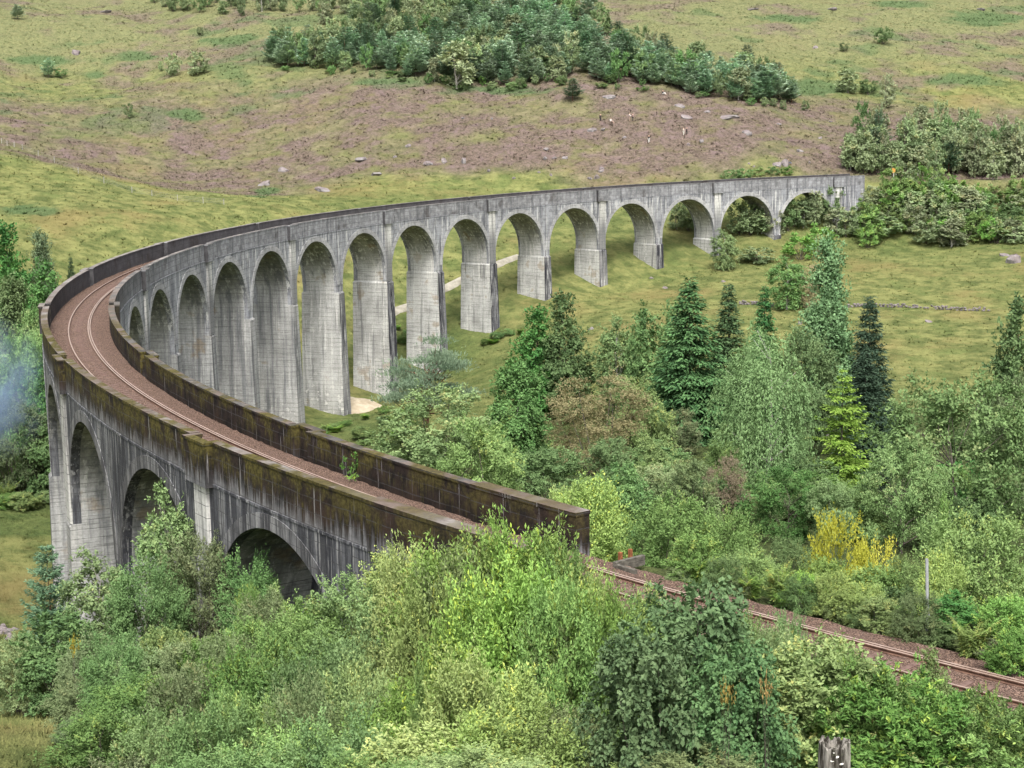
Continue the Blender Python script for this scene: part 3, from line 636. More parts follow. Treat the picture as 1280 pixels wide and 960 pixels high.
def broadleaf(name, seed, leaf, bark, prof, n_cl=140, tw=7, lv=16, clr=.12, twl=.16, up=.5, droop=0., ll=.02, lw=.009, shell=.55, stems=1, base=.12, out=1.0, flat=.5, jit=.02, trunk=.018, wf=1.0, tr=.48, ttop=.82):
    """unit plant: height 1, crown diameter ~1. prof(u) gives the crown radius (0..0.5) at height u"""
    rg = np.random.default_rng(seed)
    u = rg.random(n_cl*6); w_ = np.array([prof(x) for x in u])**1.3+.02; u = rg.choice(u, n_cl, p=w_/w_.sum(), replace=True)
    u = base+(1-base-.04)*u; pr = np.array([prof((x-base)/(1-base)) for x in u]); th = rg.uniform(0, 2*np.pi, n_cl)
    lob = 1+.16*np.sin(th*3+seed+u*7)+.12*np.sin(th*5-seed*2+u*13)
    q = wf*pr*lob*(1-(1-np.sqrt(rg.random(n_cl)))*(1-shell)*1.6).clip(.1, 1)*.86
    C = np.stack([q*np.cos(th), q*np.sin(th), u], -1)
    rad = nrm(np.c_[C[:, :2]*1.0, (C[:, 2]-.45)*.6])
    nt = n_cl*tw; ci = np.repeat(np.arange(n_cl), tw)
    td = nrm(rad[ci]*out + np.array([0, 0, up]) + rg.normal(0, tr, (nt, 3)))
    ts = C[ci] + rg.normal(0, clr*.34, (nt, 3)); tl = twl*rg.uniform(.5, 1.15, nt)
    nl = nt*lv; ti = np.repeat(np.arange(nt), lv); s = rg.random(nl)**.75
    P = ts[ti] + td[ti]*(tl[ti]*s)[:, None] + rg.normal(0, jit, (nl, 3)); P[:, 2] -= droop*tl[ti]*s*s*1.2
    D = td[ti] + rg.normal(0, .75, (nl, 3)); D[:, 2] -= droop*s*1.4
    P[:, 2] = np.abs(P[:, 2])
    sz = 1/np.percentile(P[:, 2], 99.6); sr = .5*wf/np.percentile(np.hypot(P[:, 0], P[:, 1]), 97)     # true height 1, true width wf
    P = P*np.array([sr, sr, sz]); C = C*np.array([sr, sr, sz])
    cl = rg.random(n_cl)
    cm = leaves(name+'_crown', P, D, np.full(nl, ll), np.full(nl, lw), leaf, (cl[ci]*.7+rg.random(nt)*.3)[ti], rg, flat, face=nrm(P-C[ci][ti]+rad[ci][ti]*clr*.5))
    lines = []
    if stems == 1:
        top = ttop; t = np.linspace(0, 1, 8)[:, None]; wob = np.c_[np.cumsum(rg.normal(0, .010, (8, 2)), 0), np.zeros(8)]; wob[0] = 0
        tp = np.array([0, 0, -.03])+t*np.array([0, 0, top+.03])+wob; lines.append((tp, trunk*(1-.86*t[:, 0])))
        for j in rg.choice(n_cl, min(n_cl, 26), replace=False):
            h = max(.08, C[j, 2]-.22*rg.uniform(.4, 1)); i = h/top*7; i0 = int(min(6, i)); a = tp[i0]+(tp[i0+1]-tp[i0])*(min(i, 7)-i0)
            lines.append(limb(a, C[j], trunk*.38*(1.1-h), trunk*.08, rg))
    else:
        ez = [j for j in rg.choice(n_cl, min(n_cl, stems*3), replace=False)]
        for n_, j in enumerate(ez):
            a = np.r_[rg.normal(0, .03, 2), -.03]; lines.append(limb(a, C[j], trunk*(.55 if n_ < stems else .3), trunk*.08, rg, .1))
    tm = tubes(name+'_stem', lines, bark)
    return cm, tm, wf
def conifer(name, seed, leaf, bark, width=.22, levels=46, per=8, spr=13, ll=.028, lw=.008, droop=.35, tip=.9, bare=.03, rag=.25, power=.85, trunk=.014, up=0.):
    rg = np.random.default_rng(seed); P = []; D = []; cl = []; Lr = []; lines = [(np.array([[0, 0, -.03], [.002, 0, .3], [0, .003, .7], [0, 0, .99]]), np.array([trunk, trunk*.75, trunk*.35, trunk*.06]))]
    for i in range(levels):
        u = bare+(1-bare)*np.clip((i+rg.uniform(-.8, 1.3))/levels, 0, .995)**.93; bl = width*((1-u)**power)*1.02+.012
        m_ = max(5, int(per*(1-.35*u)))
        for j in range(m_):
            a = rg.uniform(0, 2*np.pi); ln = bl*rg.uniform(1-rag, 1+rag*.45)
            dr = droop*(1.15-u)*rg.uniform(.5, 1.5); d = np.array([math.cos(a), math.sin(a), -dr*.5+up])
            n = max(4, int(spr*ln/width*1.5)+3); s = np.sort(rg.random(n))
            s = .12+.88*s
            base = np.array([0, 0, u])+d*(ln*s)[:, None]; base[:, 2] += -dr*ln*s*s*.5 + .28*ln*s**3*tip*.5
            side = np.array([-d[1], d[0], 0]); sg = rg.choice([-1, 1], n)
            wid = .30*ln*(1.1-s)
            off = rg.random(n)*wid
            P.append(base+side*(sg*off)[:, None]+rg.normal(0, .007, (n, 3))); dd = d*.75+side*(sg*rg.uniform(.2, .9, n))[:, None]; dd = dd+rg.normal(0, .18, (n, 3)); dd[:, 2] -= .22*droop; D.append(dd)
            cl.append(np.full(n, rg.random())); Lr.append(np.full(n, ll*(.6+.6*(1-u))))
            if j < 2 and i % 3 == 0: lines.append((np.stack([np.array([0, 0, u]), np.array([0, 0, u])+d*ln*.7]), np.array([trunk*.22, trunk*.06])))
    P = np.concatenate(P); D = np.concatenate(D)
    return leaves(name+'_crown', P, D, np.concatenate(Lr), np.full(len(P), lw), leaf, np.concatenate(cl), rg, 1.3), tubes(name+'_trunk', lines, bark)

def dome(u): return .5*math.sqrt(max(0, 1-(2*(u-.42)/1.18)**2))
def roundp(u): return .5*math.sqrt(max(0, 1-(2*u-1)**2))**.8
def tall(u): return .5*(math.sin(math.pi*min(1, max(0, u*.92+.08)))**.7)
def spire(u): return .5*max(.03, (1-u)**.75)*min(1, .55+u*3)
def flat_top(u): return .5*min(1, (u*2.2)**.6)*(1-max(0, u-.75)*2.6)
PL = {}
BK, BP, BR = M['bark'], M['bark_pale'], M['bark_red']
def bl(key, name, seed, leaf, bark, prof, **kw):
    d = dict(n_cl=120, tw=10, lv=16, ll=.025, lw=.0125, twl=.17, clr=.10, up=.6, stems=6, jit=.010, shell=.6, flat=.8); d.update(kw); PL[key] = broadleaf(name, seed, L[leaf], bark, prof, **d)
bl('willow_a', 'willow', 1, 'willow', BK, dome, up=.8, twl=.20, wf=0.8)
bl('willow_b', 'willow', 2, 'willow', BK, roundp, up=.55, wf=0.8)
bl('pale_a', 'pale_willow', 3, 'pale', BK, dome, up=1.0, twl=.22, n_cl=125, wf=0.75)
bl('pale_b', 'pale_willow', 4, 'pale', BK, tall, up=1.1, twl=.20, n_cl=120, wf=0.6)
bl('grey_a', 'sallow', 5, 'grey', BK, dome, up=.5, twl=.15, n_cl=130, wf=0.85)
bl('grey_b', 'sallow', 6, 'greyblue', BK, roundp, up=.6, n_cl=125, wf=0.8)
bl('sycamore', 'sycamore', 7, 'sycamore', BK, dome, n_cl=230, tw=6, lv=9, ll=.033, lw=.030, twl=.12, up=.1, droop=.5, stems=4, flat=2.2, jit=.012, clr=.07)
bl('rhodo_a', 'rhododendron', 8, 'rhodo', BK, flat_top, n_cl=230, tw=5, lv=13, ll=.042, lw=.016, twl=.05, up=.8, stems=7, flat=1.2, clr=.11, base=.02)
bl('rhodo_b', 'rhododendron', 9, 'rhodo', BK, dome, n_cl=230, tw=5, lv=13, ll=.040, lw=.016, twl=.05, up=.8, stems=7, flat=1.2, clr=.11, base=.02)
bl('green_a', 'green_shrub', 10, 'green', BK, dome, ll=.030, lw=.017, twl=.15, wf=0.8)
bl('green_b', 'green_shrub', 11, 'green', BK, spire, n_cl=90, ll=.030, lw=.017, twl=.13, up=.9, stems=4, wf=0.5)
bl('birch_a', 'birch', 12, 'birch', BP, tall, n_cl=100, tw=12, lv=15, ll=.024, lw=.014, twl=.085, up=.2, droop=.9, base=.14, stems=1, wf=0.45)
bl('birch_b', 'birch', 13, 'birch', BP, tall, n_cl=80, tw=11, lv=14, ll=.026, lw=.015, twl=.10, up=.3, droop=.6, base=.10, stems=1, wf=0.5)
bl('weeping', 'weeping_birch', 14, 'weep', BP, dome, n_cl=100, tw=14, lv=18, ll=.022, lw=.010, twl=.15, up=.2, droop=2.0, base=.05, out=.6, clr=.10, stems=1, jit=.006, wf=0.75)
bl('brown', 'brown_tree', 15, 'brown', BK, roundp, n_cl=95, tw=12, lv=15, ll=.019, lw=.010, twl=.09, clr=.13, up=.4, stems=5, droop=.3, base=.06, wf=0.75)
bl('oak', 'oak', 16, 'oak', BK, roundp, n_cl=62, tw=22, lv=17, ll=.021, lw=.015, twl=.105, up=.15, out=.6, tr=1.0, base=.05, clr=.10, jit=.010, shell=.6, ttop=.5, trunk=.022, stems=1, wf=1)
bl('alder_a', 'alder', 17, 'alder', BK, spire, n_cl=95, tw=12, lv=15, ll=.025, lw=.017, twl=.07, up=.3, base=.05, stems=1, wf=0.5)
bl('alder_b', 'alder', 18, 'alder', BK, roundp, n_cl=90, tw=12, lv=15, ll=.028, lw=.019, twl=.095, clr=.10, up=.2, out=.6, tr=.9, stems=4, base=.05, wf=0.65)
bl('poplar', 'poplar', 19, 'poplar', BP, spire, n_cl=170, ll=.018, lw=.011, twl=.085, up=1.4, base=.04, out=.6, clr=.07, stems=1, wf=0.32)
bl('yellow', 'yellow_shrub', 20, 'yellow', BK, dome, n_cl=90, tw=9, lv=12, ll=.026, lw=.016, twl=.16, up=.7, stems=7, base=.3)
bl('orange', 'orange_shrub', 21, 'orange', BK, tall, n_cl=7, tw=4, lv=4, ll=.045, lw=.03, base=.86, twl=.22, up=.7, stems=4, wf=0.5)
MIDK = dict(n_cl=75, tw=18, lv=16, ll=.024, lw=.015, twl=.095, clr=.10, up=.2, out=.6, tr=.9, jit=.010, base=.05, stems=5)
bl('midw_a', 'willow', 71, 'willow', BK, dome, **{**MIDK, 'wf': .85})
bl('midw_b', 'willow', 72, 'willow', BK, roundp, **{**MIDK, 'wf': .8})
bl('midg_a', 'sallow', 73, 'grey', BK, dome, **{**MIDK, 'wf': .9})
bl('midg_b', 'sallow', 74, 'greyblue', BK, roundp, **{**MIDK, 'wf': .8})
bl('sapling', 'sapling', 23, 'green', BK, tall, n_cl=9, tw=5, lv=9, ll=.10, lw=.05, twl=.3, up=.8, stems=3)
bl('bracken', 'bracken_bed', 22, 'hillbracken', BK, flat_top, n_cl=60, tw=7, lv=8, ll=.10, lw=.04, twl=.16, up=.9, stems=5, base=.02)
PL['spruce_a'] = conifer('spruce', 31, L['spruce'], BK, .24, 66, 12, 34, ll=.032, lw=.011, droop=.55)
PL['spruce_b'] = conifer('spruce', 32, L['spruce'], BK, .17, 70, 11, 28, ll=.030, lw=.011, droop=.45, rag=.35)
PL['spruce_c'] = conifer('fir', 33, L['fir'], BK, .20, 72, 12, 30, ll=.029, lw=.011, droop=.35, rag=.15, power=.75)
PL['larch'] = conifer('larch', 34, L['lime'], BK, .25, 30, 11, 34, ll=.034, lw=.015, droop=.3, rag=.6, power=.6, up=.04, bare=.05)
PL['pine_a'] = conifer('pine', 35, L['pine'], BK, .30, 22, 8, 12, ll=.085, lw=.032, droop=-.35, rag=.35, power=.6, bare=.08, up=.15)
PL['pine_b'] = conifer('pine', 36, L['pine'], BK, .28, 20, 8, 12, ll=.09, lw=.034, droop=-.45, rag=.45, power=.55, bare=.12, up=.2)
PL['pine_c'] = conifer('pine', 37, L['scots'], BR, .30, 22, 9, 15, ll=.075, lw=.026, droop=-.3, rag=.45, power=.45, bare=.16, up=.15)
PL['pine_d'] = conifer('pine', 38, L['scots'], BR, .30, 30, 11, 40, ll=.044, lw=.014, droop=-.25, rag=.4, power=.55, bare=.10, up=.12)
HB = dict(n_cl=34, tw=9, lv=9, ll=.058, lw=.036, twl=.12, clr=.09, tr=.85, out=.7)
bl('hill_a', 'hill_birch', 41, 'birchdim', BP, tall, **{**HB, 'up': .5, 'base': .10, 'stems': 1}, wf=0.55)
bl('hill_b', 'hill_birch', 42, 'birchdim', BK, roundp, **{**HB, 'up': .5, 'base': .06, 'stems': 1}, wf=0.75)
bl('hill_c', 'hill_shrub', 43, 'greyblue', BK, dome, **{**HB, 'up': .6, 'stems': 4}, wf=0.9)
bl('hill_g', 'hill_shrub', 44, 'green', BK, dome, **{**HB, 'up': .7, 'stems': 4})
def scots_pine():
    rg = np.random.default_rng(50); lines = [(np.array([[0, 0, -.03], [.01, .01, .3], [-.03, .02, .55], [.02, .0, .9]]), np.array([.022, .018, .014, .006]))]
    pads = []
    for i in range(34):
        u = rg.uniform(.52, .97); a = rg.uniform(0, 6.283); rr = rg.uniform(.15, .55)*(1.25-u*.75)*1.35
        c = np.array([rr*math.cos(a), rr*math.sin(a), u+.06*rg.normal()]); pads.append(c); lines.append(limb([0, 0, max(.3, u-.16)], c, .008, .002, rg, .18))
    P = []; D = []; cl = []
    for c in pads:
        n = 330; q = rg.normal(0, 1, (n, 3))*np.array([.10, .10, .016]); P.append(c+q); d = q*np.array([4, 4, 4])+np.array([0, 0, .9])+rg.normal(0, .5, (n, 3)); D.append(d); cl.append(np.full(n, rg.random()))
    P = np.concatenate(P); return leaves('scots_crown', P, np.concatenate(D), np.full(len(P), .034), np.full(len(P), .012), L['scots'], np.concatenate(cl), rg, .4), tubes('scots_trunk', lines, BR)
PL['scots'] = scots_pine()
def frond_clump(name, seed, leaf, n=26, width=.5):
    rg = np.random.default_rng(seed); P = []; D = []; cl = []
    for i in range(n):
        a = rg.uniform(0, 6.283); ln = rg.uniform(.6, 1.0); s = np.linspace(.15, 1, 26); out = width*ln*(s**1.3)*rg.uniform(.6, 1.2)
        x = np.cos(a)*out; y = np.sin(a)*out; z = ln*(s-.42*s*s*1.0)*1.5
        side = np.array([-math.sin(a), math.cos(a), 0.])
        for sg in (-1, 1):
            P.append(np.stack([x, y, z], -1)); D.append(side*sg+np.array([math.cos(a)*.4, math.sin(a)*.4, .15])+rg.normal(0, .12, (26, 3))); cl.append(np.full(26, rg.random()))
    P = np.concatenate(P); Ls = .22*np.tile(1.15-s, n*2)
    st = [(np.array([[0, 0, -.05], [.02, 0, .3], [.04, .02, .6]]), np.array([.02, .015, .005]))]
    return leaves(name, P, np.concatenate(D), Ls, Ls*.30, leaf, np.concatenate(cl), rg, 1.5), tubes(name+'_stem', st, BK)
PL['fern'] = frond_clump('fern', 60, L['fern']); PL['hillfern'] = PL['bracken']

_r = random.Random(77)
COUNT = {}
def plant(kind, P, H, W, name, label, cat='tree', group=None, rot=None, sink=.0, tilt=0.):
    """one plant standing at P, H metres tall, W metres across"""
    if math.hypot(P[0]-CAM[0], P[1]-CAM[1]) > 100: kind = dict(willow_a='midw_a', willow_b='midw_b', grey_a='midg_a', grey_b='midg_b').get(kind, kind)
    cm, tm = PL[kind][:2]
    e = empty(name, (P[0], P[1], P[2]-sink)); tag(e, label, cat, group)
    wz = .47 if kind.startswith(('spruce', 'pine', 'larch')) else .92
    if kind == 'scots': wz = 1.15
    base_w = {'spruce_a': .46, 'spruce_b': .31, 'spruce_c': .38, 'larch': .48, 'pine_a': .58, 'pine_b': .52, 'pine_c': .58, 'pine_d': .58, 'scots': 1.25}.get(kind, PL[kind][2] if len(PL[kind]) > 2 else 1.0)
    e.scale = (W/base_w, W/base_w, H); e.rotation_euler = (tilt, tilt*.5, rot if rot is not None else _r.uniform(0, 6.283))
    obj('trunk' if cat == 'tree' else 'stem', tm, e); obj('crown' if cat == 'tree' else 'foliage', cm, e)
    return e
def plant_px(kind, px, ytop, t, wpx, name, label, cat='tree', group=None, hmin=1.2, hmax=30, **kw):
    q = at(px, ytop, t); g = height(q[0], q[1]); H = q[2]-g
    if not hmin <= H <= hmax: print('PLANT', name, px, ytop, t, 'H=%.1f' % H); H = min(max(H, hmin), hmax)
    return plant(kind, (q[0], q[1], g), H, wpx*t/FPX, name, label, cat, group, **kw)
def plant_base(kind, px, ybase, ytop, wpx, name, label, cat='tree', group=None, t0=120, **kw):
    g, t = ground_hit(px, ybase, t0); H = (ybase-ytop)*t/FPX
    return plant(kind, g, H, wpx*t/FPX, name, label, cat, group, **kw)

# ------------------------------------------------------------------ trees of the wood inside the curve
for a in [
    ('alder_a', 668, 388, 243, 80, 'alder_tree', 'dark green bushy tree standing right of the tallest viaduct piers, left of a pair'),
    ('alder_a', 706, 370, 240, 76, 'alder_tree', 'dark green pointed tree right of the tallest piers, right of a pair'),
    ('birch_b', 771, 398, 236, 60, 'birch_tree', 'slender hazy green birch between the paired dark trees and the tall spruce'),
    ('alder_b', 822, 386, 222, 92, 'alder_tree', 'rounded mid green tree hugging the left side of the tall spruce'),
    ('spruce_a', 862, 347, 206, 130, 'spruce_tree', 'tall broad dark green spruce, leftmost of the row of spruces'),
    ('spruce_b', 911, 356, 214, 74, 'spruce_tree', 'narrow dark spruce just right of the broad spruce'),
    ('spruce_b', 956, 358, 224, 56, 'spruce_tree', 'thin ragged spruce rising behind the weeping birch'),
    ('poplar', 1036, 303, 216, 74, 'poplar_tree', 'tallest pale blue-green spire tree in the middle of the wood'),
    ('grey_b', 1008, 415, 205, 84, 'sallow_tree', 'dull grey-green tree below and left of the pale spire tree'),
    ('spruce_c', 1088, 370, 200, 78, 'fir_tree', 'very dark narrow cone-shaped fir right of the pale spire tree'),
    ('spruce_c', 1082, 440, 178, 80, 'fir_tree', 'blackish drooping fir between the lime-green larch and dark cone fir'),
    ('larch', 1054, 463, 166, 84, 'larch_tree', 'bright lime-green layered larch in front of the dark firs'),
    ('weeping', 960, 416, 164, 136, 'birch_tree', 'large weeping birch with hanging pale green twigs in front of spruces'),
    ('brown', 742, 468, 168, 128, 'seeding_tree', 'brownish seeding tree with bare-looking twigs amid green wood'),
    ('willow_b', 800, 470, 182, 80, 'willow_tree', 'pale minty willow peeping out behind the brownish tree'),
    ('birch_a', 645, 456, 176, 82, 'birch_tree', 'birch with a visible pale trunk left of the brownish tree'),
    ('grey_a', 548, 488, 142, 170, 'willow_tree', 'wide grey-green willow rising behind the near inner parapet'),
    ('willow_a', 600, 525, 128, 110, 'willow_tree', 'silvery willow behind the inner parapet, right of the wide willow'),
    ('scots', 532, 440, 218, 122, 'pine_tree', 'flat-topped pine with reddish stem standing before the tallest piers'),
    ('grey_b', 690, 560, 140, 100, 'willow_tree', 'grey-green willow low below the brownish tree'),
    ('willow_b', 830, 545, 140, 90, 'willow_tree', 'grey-olive willow between the brownish tree and weeping birch'),
    ('brown', 906, 568, 132, 62, 'seeding_bush', 'rust-brown tinged bush under the weeping birch'),
    ('oak', 985, 588, 126, 110, 'oak_scrub', 'olive green scrub tree right of the rust-brown bush'),
    ('grey_a', 860, 575, 118, 90, 'sallow_bush', 'grey sallow left of the rust-brown bush'),
    ('oak', 1205, 474, 132, 215, 'oak_tree', 'big spreading oak with dark limbs at the right edge'),
    ('oak', 1130, 560, 122, 110, 'oak_tree', 'smaller dark leafy tree at the left foot of the big oak'),
    ('grey_b', 1040, 600, 122, 60, 'sallow_bush', 'small grey-green bush at the foot of the lime larch'),
    ('alder_a', 1268, 378, 200, 90, 'alder_tree', 'dark green tree cut by the right edge above the oak'),
    ('grey_b', 1270, 470, 185, 60, 'sallow_bush', 'blue-grey bush behind the oak at the right edge'),
    ('alder_b', 776, 580, 112, 72, 'alder_bush', 'compact dark green bush below the wide brownish tree'),
    ('birch_b', 985, 322, 300, 52, 'birch_bush', 'rounded birch bush alone by the dry stone wall in the field'),
    ('brown', 1012, 330, 300, 40, 'russet_bush', 'russet bush right beside the lone birch bush in the field'),
    ('birch_b', 905, 287, 344, 34, 'birch_tree', 'small round tree in front of the second pier from the far end'),
    ('hill_g', 1000, 292, 352, 52, 'hazel_tree', 'leafy tree filling the lower left of the last far arch'),
    ('hill_g', 1024, 280, 356, 46, 'hazel_tree', 'bright tree filling the lower right of the last far arch'),
    ('hill_b', 945, 310, 350, 50, 'thorn_bush', 'low dark bush under the second arch from the far end'),
]:
    kind, px, yt, t, wp, nm, lab = a
    plant_px(kind, px, yt, t, wp, nm, lab, 'bush' if nm.endswith('bush') else 'tree')
# understorey that closes the wood
fr = random.Random(4)
for i in range(46):
    px = fr.uniform(640, 1290); t = fr.uniform(120, 205); y = 665 - (t-120)*1.55 + fr.uniform(-18, 18)
    if px < 760 and t < 150: continue
    kd = fr.choice(['grey_a', 'willow_b', 'alder_b', 'grey_b', 'willow_a', 'willow_b'])
    q = at(px, y, t); g = height(q[0], q[1]); plant(kd, (q[0], q[1], g), fr.uniform(3, 5.2), fr.uniform(4, 7), 'understorey_bush', 'low green bush of the understorey between the larger trees of the wood', 'bush', 'understorey of the wood inside the curve')

# ------------------------------------------------------------------ beside the line, inner side
for a in [
    ('pale_a', 735, 598, 82, 112, 'willow_bush', 'pale yellow-green bush just behind the end of the inner parapet'),
    ('pale_b', 700, 615, 86, 60, 'willow_bush', 'pale bush peering over the inner parapet near its end'),
    ('willow_a', 842, 622, 78, 118, 'willow_bush', 'dense willow with dark heart just right of the parapet end'),
    ('willow_a', 905, 640, 80, 100, 'willow_bush', 'feathery silver-green willow right of the dense dark-hearted one'),
    ('willow_b', 935, 690, 74, 90, 'willow_bush', 'low soft green bush above the middle of the track'),
    ('grey_a', 985, 672, 76, 70, 'sallow_bush', 'greyish bush left of the yellow shrub'),
    ('yellow', 1050, 640, 82, 90, 'yellow_shrub', 'bright yellow autumn shrub behind the track'),
    ('yellow', 1095, 672, 84, 70, 'yellow_shrub', 'paler thin yellow shrub on the right flank of the bright yellow one'),
    ('pale_b', 1030, 700, 72, 86, 'willow_bush', 'light green bush growing below the bright yellow shrub'),
    ('green_a', 1090, 712, 70, 92, 'green_bush', 'fresh green bush left of the metal pole'),
    ('willow_a', 1130, 700, 71, 80, 'willow_bush', 'soft green bush behind the metal pole'),
    ('alder_b', 1125, 735, 66, 60, 'alder_bush', 'darker green bush beside the ballast left of the metal pole'),
    ('willow_b', 1222, 645, 66, 150, 'willow_bush', 'large dense green bush right of the metal pole'),
    ('green_b', 1178, 628, 72, 40, 'green_bush', 'upright light green shoot rising behind the metal pole'),
    ('alder_b', 1190, 745, 61, 80, 'alder_bush', 'dark green bush at the foot of the metal pole'),
    ('green_a', 1258, 748, 59, 80, 'green_bush', 'bright large-leaved bush by the track at the right edge'),
    ('pale_a', 1180, 690, 64, 70, 'willow_bush', 'pale leafy bush between the metal pole and the large dense bush'),
]:
    kind, px, yt, t, wp, nm, lab = a
    plant_px(kind, px, yt, t, wp, nm, lab, 'bush', hmax=9)
for i, (px, y, t) in enumerate([(870, 735, 69), (905, 745, 67), (975, 748, 66), (1040, 765, 64), (1100, 780, 62), (1145, 790, 60.5), (1215, 806, 58.5), (1000, 735, 69), (1265, 815, 56.5), (1060, 742, 68)]):
    g = at(px, y, t); gz = height(g[0], g[1]); plant(['green_a', 'grey_a', 'fern', 'pale_a'][i % 4], (g[0], g[1], gz), fr.uniform(1.3, 2.2), fr.uniform(1.6, 2.6), 'verge_bush', 'knee-high weedy bush growing along the inner edge of the ballast', 'bush', 'weeds along the inner edge of the ballast')

# ------------------------------------------------------------------ thicket on the slope below the camera
YT = ([-20, 40, 100, 160, 205, 250, 330, 385, 430, 470, 520, 600, 680, 705, 730, 760, 800, 870, 930, 990, 1050, 1120, 1200, 1250, 1300], [900, 845, 800, 800, 800, 792, 770, 752, 738, 712, 682, 664, 672, 712, 758, 775, 785, 785, 806, 806, 822, 848, 870, 888, 908])
fr = random.Random(19)
GREY = ('grey-green sallow bush of the thicket below the near arches', 'sallow thicket below the near arches')
PALE = ('pale feathery willow bush of the thicket in front of the outer parapet', 'pale willow thicket in front of the outer parapet')
RHO = ('glossy bright green evergreen shrub low on the slope below the track', 'evergreen shrubs below the track')
MID = ('mid green willow bush at the foot of the picture', 'willow thicket at the foot of the picture')
rows = [(0, 66, 50, 1.0), (48, 60, 54, 1.0), (100, 54, 58, 1.0), (160, 48, 66, 1.0), (225, 42, 74, 1.0), (290, 37, 84, 1.0), (350, 33, 96, 1.0)]
for ri, (dy, t, step, sc) in enumerate(rows):
    x = -10 + ri*13
    while x < 1300:
        y = np.interp(x, *YT) + dy + fr.uniform(-10, 14); tt = t + (10 if x < 330 else 0)*(1-x/330) + fr.uniform(-2.5, 2.5)
        if x < 112 and y < 1000: x += step; continue
        if y < 1010:
            skip = (735 < x < 960 and 0 < dy < 190)
            if x > 985: tt = min(tt, 45.5 - (x-985)*.012); kd = fr.choice(['rhodo_a', 'rhodo_b', 'rhodo_a', 'green_a'])
            elif x < 330: kd = fr.choice(['grey_a', 'grey_a', 'grey_b', 'willow_b'])
            elif x < 470: kd = fr.choice(['grey_a', 'willow_a', 'willow_b', 'grey_b'])
            elif x < 745: kd = fr.choice(['pale_a', 'pale_b', 'pale_a', 'willow_a'])
            else: kd = fr.choice(['willow_a', 'green_a', 'grey_b'])
            lab = RHO if x > 985 else (PALE if 470 <= x < 745 and dy < 170 else (GREY if x < 400 else MID))
            qq = at(x, y, tt); rr_ = math.hypot(qq[0], qq[1]); kk_ = math.atan2(qq[1], qq[0])/DK
            if kk_ > 20.9 and rr_ < 205.2: skip = True
            if not skip:
                wpx = fr.uniform(2.6, 4.4)/tt*FPX
                plant_px(kd, x, y, tt, wpx, {'r': 'evergreen_shrub', 'p': 'willow_bush', 'g': 'sallow_bush', 'w': 'willow_bush'}[kd[0]], lab[0], 'bush', lab[1], hmin=1.6, hmax=6.5)
        x += step*fr.uniform(.8, 1.25)
